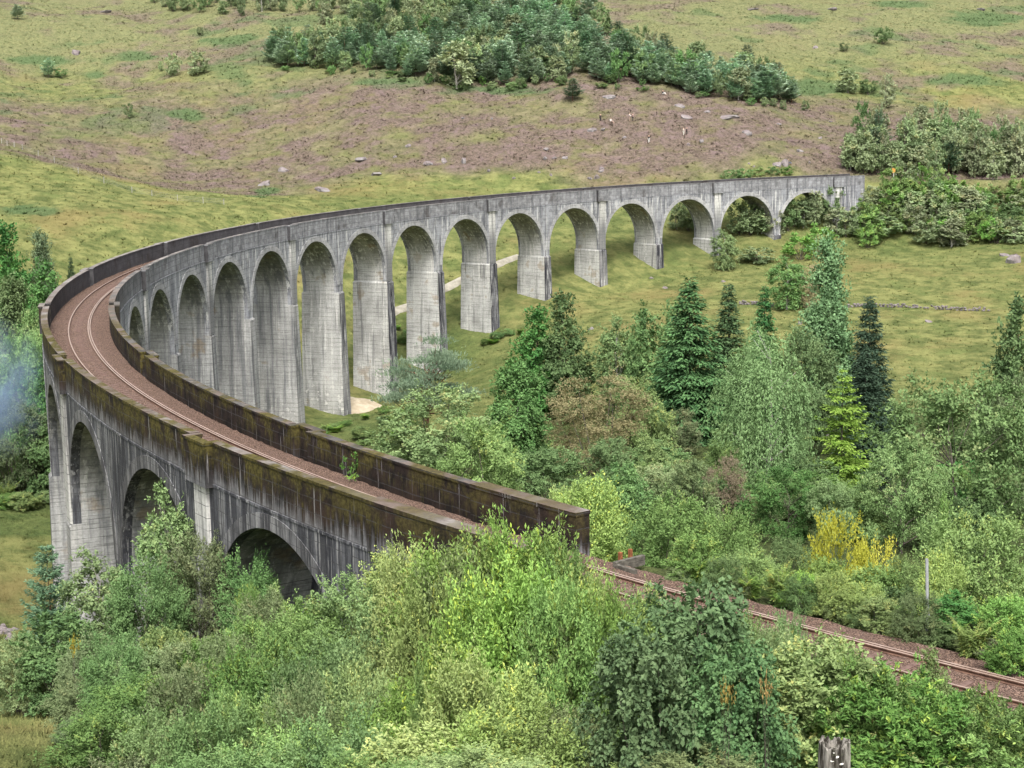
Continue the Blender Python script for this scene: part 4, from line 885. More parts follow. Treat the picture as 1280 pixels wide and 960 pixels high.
for a in [
    ('sycamore', 865, 742, 46, 210, 'sycamore_bush', 'dark dull green large-leaved sycamore bush in the foreground'),
    ('sycamore', 806, 800, 43.5, 165, 'sycamore_bush', 'lower left dark large-leaved sycamore bush in the foreground'),
    ('sycamore', 920, 815, 43, 150, 'sycamore_bush', 'lower right dark large-leaved sycamore bush in the foreground'),
    ('grey_b', 986, 764, 53, 52, 'juniper_bush', 'small dark pointed bush standing against the track'),
    ('green_b', 1166, 816, 49, 66, 'green_bush', 'yellow-green pointed bush against the track near the right edge'),
    ('rhodo_b', 1100, 850, 46, 190, 'evergreen_shrub', 'widest glossy evergreen shrub below the track'),
    ('orange', 908, 850, 41, 22, 'orange_seedling', 'upper clump of orange-yellow leaves beside the dark sycamore'),
    ('orange', 957, 842, 42, 22, 'orange_seedling', 'small yellow leaf clump right of the dark sycamore'),
    ('green_b', 586, 742, 55, 34, 'yellow_bush', 'yellow-green upright shoot in the pale thicket, left of a pair'),
    ('green_b', 617, 756, 54, 36, 'yellow_bush', 'yellow-green upright shoot in the pale thicket, right of a pair'),
    ('green_b', 526, 842, 47, 46, 'yellow_bush', 'lime pointed bush low in the middle of the thicket'),
    ('birch_b', 204, 612, 92, 84, 'birch_tree', 'thin-leaved birch growing in front of the tall near arch'),
    ('birch_b', 120, 690, 88, 96, 'birch_tree', 'half-bare birch with a pale trunk below the near piers'),
    ('pine_d', 58, 680, 96, 78, 'pine_tree', 'young blue-green pine at the left below the near piers'),
    ('grey_a', 250, 670, 88, 110, 'sallow_bush', 'dull green sallow at the foot of the white pilaster'),
    ('grey_b', 180, 700, 86, 110, 'sallow_bush', 'twiggy grey bush at the foot of the near piers'),
    ('grey_b', 310, 695, 86, 80, 'sallow_bush', 'dark bush left of the nearest low arch'),
    ('alder_b', 70, 768, 84, 110, 'alder_bush', 'dark round bush under the young pine at the left'),
    ('grey_a', 22, 800, 86, 100, 'sallow_bush', 'olive bush at the left edge above the wire fence'),
    ('grey_b', 112, 800, 80, 100, 'sallow_bush', 'grey bush below the half-bare birch'),
    ('willow_b', 150, 830, 74, 110, 'willow_bush', 'soft green bush below the half-bare birch and right of the fence'),
    ('grey_a', 100, 850, 72, 90, 'sallow_bush', 'bush at the right end of the wire fence'),
    ('grey_b', 105, 900, 66, 90, 'sallow_bush', 'leftmost bush at the bottom edge right of the grassy corner'),
    ('fern', 372, 742, 72, 56, 'fern_clump', 'bright green fern clump under the nearest low arch'),
    ('green_b', 345, 735, 76, 44, 'green_bush', 'light leafy sapling under the nearest low arch'),
    ('green_a', 310, 736, 80, 40, 'green_bush', 'bright green sapling at the left foot of the nearest arch'),
    ('green_a', 205, 790, 74, 84, 'bramble_bush', 'bright yellow-green brambles on the slope below the near piers'),
    ('green_a', 255, 800, 71, 66, 'bramble_bush', 'bright large-leaved sapling right of the yellow-green brambles'),
    ('orange', 92, 793, 78, 20, 'orange_seedling', 'orange and yellow seedling on the slope at the left'),
    ('grey_a', 330, 745, 70, 90, 'willow_bush', 'tall soft grey-green willow right of the bright brambles'),
    ('fern', 1240, 832, 50, 24, 'broom_shrub', 'feathery green shoot against the rail at the right edge'),
]:
    kind, px, yt, t, wp, nm, lab = a
    plant_px(kind, px, yt, t, wp, nm, lab, 'tree' if nm.endswith('tree') else 'bush', hmin=.8, hmax=18)
for i, (x, y, t, wm) in enumerate([(520, 690, 60, 3.6), (552, 674, 58, 3.8), (585, 664, 57, 3.6), (618, 658, 57, 3.6), (650, 662, 56.5, 3.6), (682, 668, 56, 3.2), (706, 690, 55.5, 2.8), (728, 716, 54.5, 2.6), (600, 700, 54, 3.4), (660, 706, 53, 3.4), (700, 730, 51.5, 3.0), (748, 742, 52, 2.6), (540, 720, 56, 3.4)]):
    plant_px(['pale_a', 'pale_b', 'willow_a', 'pale_a'][i % 4], x, y, t, wm/t*FPX, 'willow_bush', PALE[0], 'bush', PALE[1], hmin=1.6, hmax=8)
for i, (k_, r_) in enumerate([(-.5, 195.6), (-.62, 194.6), (-.8, 195.4), (-1.0, 194.8), (-1.25, 195.2), (-1.5, 195), (-.7, 192.5), (-1.1, 192.6)]):
    c_ = pol(k_, r_); plant('hill_g' if i % 3 else 'hill_b', (c_[0], c_[1], height(c_[0], c_[1])), fr.uniform(4, 6), fr.uniform(4, 6), 'scrub_bush', 'leafy bush against the far end of the parapet', 'bush', 'bushes against the far end of the parapet')
for kd_, x, y, t, wm, lab_ in [('willow_a', 785, 746, 53, 2.4, 'soft green bush left of the dark sycamore, against the track'), ('pale_b', 815, 740, 53, 1.8, 'light slender bush rising just left of the dark sycamore top'), ('willow_a', 925, 768, 50.5, 2.2, 'pale soft bush right of the dark sycamore, against the track'), ('grey_a', 960, 782, 49.5, 2.2, 'greyish low bush right of the sycamore and left of the evergreens'), ('willow_b', 1030, 806, 47.5, 2.4, 'soft low bush at the left end of the evergreens by the track'), ('grey_a', 1075, 822, 47, 2.2, 'dull low bush above the evergreens by the track')]:
    plant_px(kd_, x, y, t, wm/t*FPX, 'willow_bush', lab_, 'bush', hmin=1.0, hmax=7)
# small plant rooted in the ballast by the parapet
g = pol(20.42, R0-2.2, -1.75); plant('sapling', g, 1.5, 1.1, 'seedling', 'small green sapling rooted in the ballast by the inner refuge', 'bush')

for i in range(44):
    k_ = 21.75+i*.032+fr.uniform(-.02, .02); c_ = pol(k_, fr.uniform(202.9, 204.3)); plant(['grey_a', 'fern', 'green_a', 'willow_a', 'bracken'][i % 5], (c_[0], c_[1], height(c_[0], c_[1])), fr.uniform(.6, 1.35), fr.uniform(1.1, 2.2), 'verge_bush', 'low weedy bush growing along the outer edge of the ballast', 'bush', 'weeds along the outer edge of the ballast')
for i in range(30):
    k_ = 21.85+i*.045+fr.uniform(-.02, .02); c_ = pol(k_, fr.uniform(195.7, 197.0)); plant(['grey_a', 'fern', 'willow_a', 'pale_a'][i % 4], (c_[0], c_[1], height(c_[0], c_[1])), fr.uniform(.7, 1.6), fr.uniform(1.2, 2.2), 'verge_bush', 'knee-high weedy bush growing along the inner edge of the ballast', 'bush', 'weeds along the inner edge of the ballast')

# ------------------------------------------------------------------ trees left of the viaduct
for a in [
    ('alder_a', 5, 285, 250, 80, 'alder_tree', 'blue-green tree topping the left edge of the picture'),
    ('poplar', 50, 293, 255, 44, 'poplar_tree', 'pointed tree left of the viaduct against the yellow meadow'),
    ('alder_b', 32, 335, 235, 100, 'alder_tree', 'broad green tree left of the viaduct bend'),
    ('greenx', 10, 350, 225, 80, 'ash_tree', 'pale green tree at the left edge behind the smoke'),
    ('oak', 55, 385, 222, 84, 'oak_tree', 'tree rising behind the smoke next to the outer parapet'),
    ('oak', 20, 420, 215, 90, 'oak_tree', 'dark tree half hidden in the blue smoke'),
    ('alder_b', 58, 455, 212, 76, 'alder_tree', 'green tree beside the tall outermost pier'),
    ('grey_b', 15, 500, 205, 90, 'willow_tree', 'grey tree low in the smoke at the left edge'),
    ('alder_b', 50, 520, 205, 70, 'alder_tree', 'dark tree at the foot of the outermost pier'),
    ('spruce_b', 88, 322, 262, 24, 'young_spruce', 'tiny dark tree peeping over the outer parapet'),
]:
    kind, px, yt, t, wp, nm, lab = a
    plant_px('birch_a' if kind == 'greenx' else kind, px, yt, t, wp, nm, lab, 'tree')
for i in range(14):
    px = fr.uniform(-5, 62); q, t = ground_hit(px, fr.uniform(585, 640), 150); plant(['green_a', 'fern', 'grey_a'][i % 3], q, fr.uniform(1.2, 3), fr.uniform(2, 4), 'meadow_bush', 'low green bush edging the meadow left of the viaduct', 'bush', 'bushes edging the meadow left of the viaduct')
# tree behind the piers
plant_px('alder_b', 326, 430, 262, 40, 'alder_tree', 'dark tree seen between two tall piers of the viaduct', 'tree')

# ------------------------------------------------------------------ woods on the hill
fr = random.Random(8)
PINEG = ('blue-green pine in the plantation on the hill', 'pines of the hill plantation')
top_e = [(340, 60), (420, 20), (480, 0), (980, 0)]
bot = ([340, 400, 470, 540, 600, 660, 720, 780, 840, 900, 960, 990], [82, 84, 88, 100, 106, 104, 98, 104, 112, 122, 128, 130])
topb = ([340, 400, 440, 480, 740, 780, 820, 880, 940, 990], [70, 62, 40, 2, 2, 60, 78, 88, 100, 118])
n = 0; tries = 0
cells = set()
while n < 400 and tries < 9000:
    tries += 1; px = fr.uniform(342, 990); lo = np.interp(px, *bot); hi = np.interp(px, *topb); yb = hi + (lo-hi)*fr.random()**.8 + 2
    c = (int(px/11.5), int(yb/5.5))
    if c in cells: continue
    cells.add(c); g, t = ground_hit(px, yb, 380)
    if t > 760: continue
    H = fr.uniform(4.5, 9.5); kd = fr.choice(['pine_a', 'pine_b', 'pine_c', 'pine_a', 'pine_b', 'hill_c'] if fr.random() < .82 else ['pine_c', 'hill_a', 'hill_b'])
    if px < 560 and yb < 60: kd = fr.choice(['hill_a', 'hill_b', 'pine_c', 'hill_c'])
    plant(kd, g, H, H*fr.uniform(.58, .9), 'pine_tree' if kd[0] == 'p' else 'birch_tree', PINEG[0] if kd[0] == 'p' else 'grey-green birch mixed among the pines of the hill plantation', 'tree', PINEG[1] if kd[0] == 'p' else 'birches of the hill plantation')
    n += 1
for a in [
    ('hill_a', 571, 110, 55, 46, 'birch_tree', 'tall birch with pale trunk at the lower edge of the hill plantation'),
    ('pine_c', 716, 126, 98, 26, 'pine_tree', 'small lone pine on the heather below the plantation'),
    ('hill_b', 217, 95, 68, 20, 'birch_tree', 'left of two dark round trees on the hill at the upper left'),
    ('hill_b', 246, 94, 66, 30, 'birch_tree', 'right of two dark round trees on the hill at the upper left'),
    ('hill_b', 202, 89, 77, 8, 'thorn_bush', 'tiny bush left of the two dark round trees'),
    ('pine_b', 61, 97, 73, 18, 'pine_tree', 'dark pointed tree by a shrub at the far upper left'),
    ('hill_c', 76, 97, 86, 18, 'thorn_bush', 'low grey shrub beside the dark pointed tree at upper left'),
    ('hill_b', 251, 44, 34, 10, 'thorn_bush', 'small lone bush high on the upper left hill'),
    ('pine_b', 22, 24, 6, 16, 'pine_tree', 'small dark tree at the top left corner'),
    ('hill_c', 161, 148, 130, 14, 'thorn_bush', 'small dim bush alone on the heather at the left'),
    ('hill_b', 351, 44, 32, 16, 'thorn_bush', 'small bush left of the upper birch wood'),
    ('pine_c', 934, 84, 56, 20, 'pine_tree', 'lone bent pine right of the plantation'),
    ('hill_b', 1108, 135, 94, 24, 'birch_tree', 'tall round tree alone on the right hillside'),
    ('hill_a', 1060, 116, 88, 30, 'birch_tree', 'shrubby tree left of the lone round tree'),
    ('hill_c', 1085, 118, 100, 26, 'thorn_bush', 'dark shrub between two trees on the right hillside'),
    ('hill_c', 1105, 55, 35, 26, 'thorn_bush', 'grey shrub high on the right hillside'),
    ('hill_c', 1055, 65, 54, 14, 'thorn_bush', 'small dark shrub high on the right hillside'),
    ('hill_b', 1006, 138, 126, 12, 'thorn_bush', 'small conical bush below the right end of the plantation'),
]:
    kind, px, yb, yt, wp, nm, lab = a
    plant_base(kind, px, yb, yt, wp, nm, lab, 'bush' if nm.endswith('bush') else 'tree', t0=360)
for i in range(46):       # scrub along the lower margin of the plantation
    px = fr.uniform(345, 985); yb = np.interp(px, *bot)+fr.uniform(1, 9); g, t = ground_hit(px, yb, 380); plant(fr.choice(['hill_g', 'hill_c', 'bracken', 'hill_b']), g, fr.uniform(.9, 2.8), fr.uniform(1.6, 3.6), 'scrub_bush', 'low scrub bush along the lower margin of the hill plantation', 'bush', 'scrub along the plantation margin')
for i in range(44):       # birches along the top left of the hill
    px = fr.uniform(190, 520); yb = fr.uniform(2, 26) + (8 if px > 350 else -6); g, t = ground_hit(px, max(2, yb), 400)
    if t < 780: plant(fr.choice(['hill_a', 'hill_b', 'hill_c']), g, fr.uniform(4, 8), fr.uniform(3.5, 6), 'birch_tree', 'dim birch of the open wood along the top of the hill', 'tree', 'birches along the top of the hill')
# wood behind the far abutment
tb = ([1058, 1090, 1130, 1180, 1230, 1285], [190, 175, 172, 170, 172, 165])
for i in range(78):
    px = fr.uniform(1062, 1288); yb = fr.uniform(206, 226) - (fr.random() < .5)*fr.uniform(0, 28); g, t = ground_hit(px, yb, 372)
    plant(fr.choice(['hill_a', 'hill_b', 'hill_b', 'pine_c', 'hill_c']), g, fr.uniform(6.5, 11), fr.uniform(4.2, 6.5), 'birch_tree', 'dull green tree of the wood on the hill behind the far abutment', 'tree', 'trees of the wood behind the far abutment')
for i in range(120):
    px = fr.uniform(1052, 1290); yb = fr.uniform(226, 312) if px > 1100 else fr.uniform(262, 318); g, t = ground_hit(px, yb, 340)
    if t > 430 or abs(math.hypot(g[0], g[1])-R0) < 6: continue
    bright = yb < 262 and fr.random() < .8
    plant(fr.choice(['hill_g', 'hill_g', 'hill_c'] if bright else ['hill_b', 'hill_c', 'hill_g', 'hill_a', 'hill_g']), g, fr.uniform(3, 6.2), fr.uniform(4.5, 7.5), 'scrub_bush', 'bright green scrub bush on the embankment right of the far abutment' if bright else 'dull green scrub tree at the edge of the field right of the far abutment', 'bush', 'bright embankment scrub' if bright else 'scrub at the field edge')
for i, (px, yb) in enumerate([(925, 300), (938, 296), (952, 292), (968, 300), (985, 288), (1004, 286), (1018, 284), (1036, 280), (1046, 292), (1058, 296), (860, 290), (872, 296), (846, 296)]):
    g, t = ground_hit(px, yb, 366); plant(['hill_b', 'hill_c', 'hill_a'][i % 3], g, fr.uniform(5, 8), fr.uniform(4.5, 6.5), 'birch_tree', 'dark tree seen through the far arches from behind', 'tree', 'trees behind the far arches')
for i, (px, yb) in enumerate([(930, 226), (948, 222), (966, 221), (984, 221), (912, 228)]):
    g, t = ground_hit(px, yb-3, 386); plant('hill_g' if i % 2 else 'hill_c', (g[0], g[1], g[2]-.6), fr.uniform(2.2, 3.6), fr.uniform(3, 4.6), 'scrub_bush', 'green bush showing above the far parapet on the slope behind', 'bush', 'bushes above the far parapet')
# low bushes on the slope near the middle piers
for i in range(36):
    px = fr.uniform(495, 690); yb = fr.uniform(400, 475); g, t = ground_hit(px, yb, 230)
    if abs(math.hypot(g[0], g[1])-R0) < 5: continue
    plant(fr.choice(['hillfern', 'fern', 'grey_a', 'green_a']), g, fr.uniform(.7, 1.6), fr.uniform(1.6, 3.4), 'bracken_clump', 'low bracken clump on the bank below the middle piers', 'bush', 'bracken on the bank below the middle piers')
for i in range(30):
    px = fr.uniform(380, 520); yb = fr.uniform(508, 560); g, t = ground_hit(px, yb, 200)
    if abs(math.hypot(g[0], g[1])-R0) < 5: continue
    plant(fr.choice(['hillfern', 'fern', 'willow_b']), g, fr.uniform(.8, 1.8), fr.uniform(2, 4), 'bracken_clump', 'low bracken clump at the foot of the tallest piers', 'bush', 'bracken at the foot of the tallest piers')

# ------------------------------------------------------------------ small things
def rock_mesh(seed, n=12):
    rg = np.random.default_rng(seed); th = np.linspace(0, 2*np.pi, n, endpoint=False); ph = np.linspace(-.5*np.pi, .5*np.pi, 7)
    G = np.stack([np.stack([np.cos(p)*np.cos(th), np.cos(p)*np.sin(th), np.full(n, np.sin(p))], -1) for p in ph], 0)
    for _ in range(7):
        d = nrm(rg.normal(0, 1, 3)); c = rg.uniform(.45, .8); e = np.maximum(0, G @ d - c); G = G - e[..., None]*d
    G = G*(1+rg.normal(0, .05, G.shape[:2]+(1,))); G = np.concatenate([G, G[:, :1]], 1)
    ac = Acc(); ac.grid(G, True); return ac.mesh('boulder', M['rock'])
RK = [rock_mesh(i) for i in range(6)]
rk = random.Random(2)
def rock(px, py, wpx, hpx, label, group=None, t0=200, name='boulder', mi=None):
    g, t = ground_hit(px, py, t0); W = wpx*t/FPX/2; H = hpx*t/FPX
    o = obj(name, RK[mi if mi is not None else rk.randrange(6)]); o.location = (g[0], g[1], g[2]-H*.18); o.scale = (W, W*rk.uniform(.7, 1.1), H*.8); o.rotation_euler = (rk.uniform(-.25, .25), rk.uniform(-.25, .25), rk.uniform(0, 6.28)); tag(o, label, 'rock', group); return o
for (px, py, wq, hq, lab) in [(910, 147, 34, 9, 'pinkish bare rock slab on the heather below the plantation'), (884, 140, 12, 5, 'small pale rock left of the pinkish slab'), (850, 133, 16, 6, 'pale rock above the walkers on the heather'), (857, 146, 20, 6, 'grey rock band among the walkers'),
    (330, 231, 22, 12, 'grey rock outcrop on the heather above the left bend'), (356, 213, 18, 10, 'dark grey rock outcrop above and right of another'), (403, 238, 26, 6, 'flat pale rock just above the far parapet at the left'), (452, 200, 18, 6, 'pale flat rock in the middle of the heather'), (556, 202, 9, 10, 'small white upright rock, left of a pair on the heather'), (579, 203, 8, 10, 'small white upright rock, right of a pair on the heather'), (535, 205, 14, 6, 'dull flat rock left of two white ones'), (745, 222, 11, 10, 'grey boulder just above the middle parapet'), (982, 207, 16, 12, 'grey boulder above the far end of the viaduct'), (972, 206, 14, 7, 'low rock left of the boulder above the far end'), (934, 166, 16, 8, 'slanting pale rock right of the pinkish slab'), (760, 121, 22, 6, 'dark peat-topped rock near the top of the heather'), (740, 163, 14, 6, 'pale stone below two walkers on the left'), (1020, 60, 10, 5, 'pale stone high on the right hillside'), (1225, 12, 14, 5, 'pale stone at the upper right corner'), (940, 12, 16, 5, 'pale slab near the top edge of the hill'), (1040, 12, 16, 5, 'pale flat stone on the top edge right of centre'), (95, 67, 18, 8, 'pale rock on the upper left hillside'), (130, 15, 20, 5, 'pale rock ledge near the top left corner'), (877, 177, 8, 6, 'small white stone right of the walking pair'), (470, 218, 20, 5, 'long flat stone in the grass above the parapet'),
    (1268, 328, 26, 16, 'pinkish grey boulder in the field at the right edge'), (1255, 320, 16, 8, 'smaller boulder left of the one at the right edge'), (738, 412, 10, 8, 'pale boulder in the field above the dark paired trees'), (832, 360, 8, 5, 'small stone in the field below the far piers'), (905, 352, 8, 5, 'little stone in the field below the small round tree'), (1160, 402, 14, 5, 'flat stone just below the dry stone wall'), (815, 348, 7, 4, 'tiny stone at the foot of the far piers'), (1000, 405, 10, 6, 'stone in the field left of the spire tree')]:
    rock(px, py, wq, hq, lab)
for i in range(26): rock(rk.uniform(480, 1040), rk.uniform(140, 225), rk.uniform(4, 11), rk.uniform(3, 5), 'little stone scattered in the heather of the hill', 'stones scattered in the heather', 330)
for i in range(9): rock(rk.uniform(-5, 22), rk.uniform(782, 800), rk.uniform(8, 18), rk.uniform(4, 9), 'pale river stone at the left edge below the meadow', 'river stones at the left edge', 110)
# sandy bank at the tallest pier
g, t = ground_hit(447, 506, 200)
rg = np.random.default_rng(8); a = np.linspace(0, 2*np.pi, 28, endpoint=False)
Gd = []
for q in np.linspace(0, 1, 7):
    x = g[0]+np.cos(a)*5.2*q*(1+.18*np.sin(3*a)); y = g[1]+np.sin(a)*4.4*q*(1+.15*np.cos(2*a)); Gd.append(np.stack([x, y, height(x, y)+.85*(1-q**2)-.12+rg.normal(0, .05, 28)], -1))
Gd = np.stack(Gd); Gd = np.concatenate([Gd, Gd[:, :1]], 1); ac = Acc(); ac.grid(Gd, True)
tag(obj('sand_bank', ac.mesh('sand_bank', M['sand'], True)), kind='structure')

# dry stone wall in the field
wall = empty('dry_stone_wall', tuple(ground_hit(1100, 385, 250)[0])); tag(wall, 'low tumbled dry stone wall across the field beyond the firs', 'wall')
def to_parent(o, par): o.parent = par; o.matrix_parent_inverse = Matrix.Translation(-Vector(par.location)); return o
wp = refine(np.array([ground_hit(x, y, 240)[0] for x, y in ((925, 381), (985, 384), (1060, 385), (1100, 384), (1160, 386), (1235, 389))]), .62)
n = 0
small = Acc()
for i, q in enumerate(wp):
    for c in range(2):
        if rk.random() < .12: continue
        z = height(q[0], q[1])+.12+c*.34
        if n < 290:
            o = obj('stone', RK[rk.randrange(6)]); o.location = (q[0]+rk.uniform(-.15, .15), q[1]+rk.uniform(-.15, .15), z+rk.uniform(-.08, .08)); o.scale = (rk.uniform(.26, .5), rk.uniform(.26, .42), rk.uniform(.2, .34)); o.rotation_euler = (rk.uniform(-.4, .4), rk.uniform(-.4, .4), rk.uniform(0, 6)); to_parent(o, wall); n += 1

def fence(name, label, pix, hgt, mat, nwire, t0, cat='fence', rad=.06, step=None):
    P = [ground_hit(x, y, t0)[0] for x, y in pix]
    e = empty(name, tuple(P[0])); tag(e, label, cat)
    if step: P = list(refine(np.array(P), step))
    for q in P:
        z = height(q[0], q[1]); me = tubes('post', [(np.array([[q[0], q[1], z-.3], [q[0]+rk.uniform(-.04, .04), q[1], z+hgt*.5], [q[0]+rk.uniform(-.08, .08), q[1], z+hgt*rk.uniform(.92, 1.05)]]), rad)], mat, 6); to_parent(obj('post', me), e)
    for j in range(nwire):
        f = (j+.6)/nwire; me = tubes('wire', [(np.array([[q[0], q[1], height(q[0], q[1])+hgt*f*.95] for q in P]), .012)], M['wire'], 4); to_parent(obj('wire', me), e)
fence('post_and_wire_fence', 'pale post and wire fence along the crest of the left meadow', [(2, 179), (9, 182), (18, 184), (28, 187), (48, 195), (68, 203), (98, 217), (130, 229), (165, 241), (190, 245), (222, 251), (254, 254), (280, 256)], 1.25, M['post'], 4, 320)
fence('field_fence', 'dark wire fence on the grassy slope at the lower left corner', [(-30, 895), (22, 889), (72, 850), (105, 822)], 1.25, M['dark_post'], 5, 50, rad=.05)
# galvanised pole beside the line
q = at(1158, 792, 60.5); z = height(q[0], q[1]); me = tubes('pole', [(np.array([[q[0], q[1], z-.3], [q[0]-.03, q[1], z+1.2], [q[0]+.05, q[1]+.02, q[2]+2.75]]), np.array([.065, .065, .06]))], M['pole'], 8)
pe = empty('metal_pole', (q[0], q[1], z)); tag(pe, 'slender grey metal pole standing among bushes beside the track', 'pole'); to_parent(obj('shaft', me), pe)
me = tubes('bracket', [(np.array([[q[0], q[1], z+1.0], [q[0]-.22, q[1]+.1, z+1.15], [q[0]-.28, q[1]+.12, z+1.3], [q[0]-.05, q[1], z+1.45]]), .02)], M['pole'], 6); to_parent(obj('bracket', me), pe)
# timber and rusty stakes at the end of the inner parapet
def tbox(name, c, d, size, mat, par):
    d = np.array(d)/np.linalg.norm(d); s = np.array([-d[1], d[0], 0]); c = np.array(c); a, b_, h = size
    V = [c+d*i*a/2+s*j*b_/2+np.array([0, 0, k_*h]) for k_ in (0, 1) for i, j in ((-1, -1), (1, -1), (1, 1), (-1, 1))]
    F = [(0, 3, 2, 1), (4, 5, 6, 7), (0, 1, 5, 4), (1, 2, 6, 5), (2, 3, 7, 6), (3, 0, 4, 7)]
    o = obj(name, mesh(name, np.array(V), F, mat)); to_parent(o, par)
    bv = o.modifiers.new('bevel', 'BEVEL'); bv.width = .015; bv.segments = 2; return o
c = pol(21.68, R0-2.55, -1.95); e = empty('timber_retainer', tuple(c)); tag(e, 'dark timber retaining edge with two rusty stakes at the parapet end', 'retaining timber')
d0 = pol(21.72, 197, 0)-pol(21.62, 197, 0)
for j in range(2): tbox('timber', pol(21.69, R0-2.9, -1.95+j*.22), (pol(21.69, 203)-pol(21.69, 197)), (1.7, .2, .21), M['old_timber'], e)
for j in range(2): tbox('timber', pol(21.735, R0-2.05, -1.97+j*.2), d0, (1.1, .18, .19), M['old_timber'], e)
for k_, o_ in ((21.68, 2.75), (21.675, 3.4)): tbox('stake', pol(k_-.012, R0-o_, -2.1), d0, (.15, .15, .80), M['rust'], e)
# dead stump at the bottom edge
g = at(1042, 945, 36.5); z = height(g[0], g[1]); top = at(1042, 926, 36.5)[2]; rg = np.random.default_rng(12)
e = empty('tree_stump', (g[0], g[1], z)); tag(e, 'weathered grey split tree stump at the bottom edge of the picture', 'stump')
ac = Acc(); NS = 36; th = np.linspace(0, 2*np.pi, NS+1); rows_ = []
jag = rg.uniform(-.07, .03, NS+1); jag[-1] = jag[0]; fl = rg.normal(0, .06, NS+1); fl[-1] = fl[0]
for q, f_ in ((1.5, -.12), (1.12, .15), (1.04, .4), (1.0, .65), (1.0, .85), (.96, 1.0), (.78, 1.01), (.5, .93), (.25, .90), (.02, .88)):
    zz = z+(top-z)*f_; rr = .33*q*(1+.10*np.sin(th*3+1)+fl*(q > .6)); rows_.append(np.stack([g[0]+rr*np.cos(th), g[1]+rr*np.sin(th), zz+jag*(1.6 if f_ > .8 else .2)*(1 if q > .3 else .3)], -1))
ac.grid(np.stack(rows_), True); to_parent(obj('trunk', ac.mesh('trunk', M['stump'])), e)
for i, (a_, dz) in enumerate(((2.55, .12), (2.75, .22), (2.4, .30), (3.0, .38))):
    o = obj('bracket_fungus', RK[i]); o.location = (g[0]+.31*math.cos(a_), g[1]+.31*math.sin(a_), top-dz); o.scale = (.07, .06, .03); o.data = RK[i].copy(); o.data.materials[0] = M['white_chip']; to_parent(o, e)
# lineside marker and rail gate far off by the embankment
g, t = ground_hit(1117, 226, 372); e = empty('marker_post', tuple(g)); tag(e, 'orange lineside marker beside a white post at the far embankment', 'sign')
tp = at(1116.5, 209, t)[2]
to_parent(obj('post', tubes('post', [(np.array([[g[0], g[1], g[2]-.3], [g[0], g[1], tp-1.2]]), .09)], M['white_paint'], 6)), e)
d_ = np.array([RT[0], RT[1], 0]); tbox('plate', (g[0], g[1], tp-1.3), d_, (.8, .12, 1.1), M['sign'], e); tbox('post', (g[0]+RT[0]*.6, g[1]+RT[1]*.6, g[2]-.2), d_, (.2, .2, tp-1.3-g[2]), M['white_paint'], e)
P = [ground_hit(x, 297, 345)[0] for x in (1214, 1232)]; e = empty('timber_barrier', tuple(P[0])); tag(e, 'pale timber rail barrier at the edge of the far field', 'barrier')
dd = P[1]-P[0]; mid_ = (P[0]+P[1])/2
for q in P: tbox('post', (q[0], q[1], q[2]-.2), dd, (.2, .2, 1.5), M['bare_timber'], e)
tbox('rail', (mid_[0], mid_[1], mid_[2]+1.0), dd, (float(np.linalg.norm(dd[:2]))+.8, .12, .22), M['bare_timber'], e)

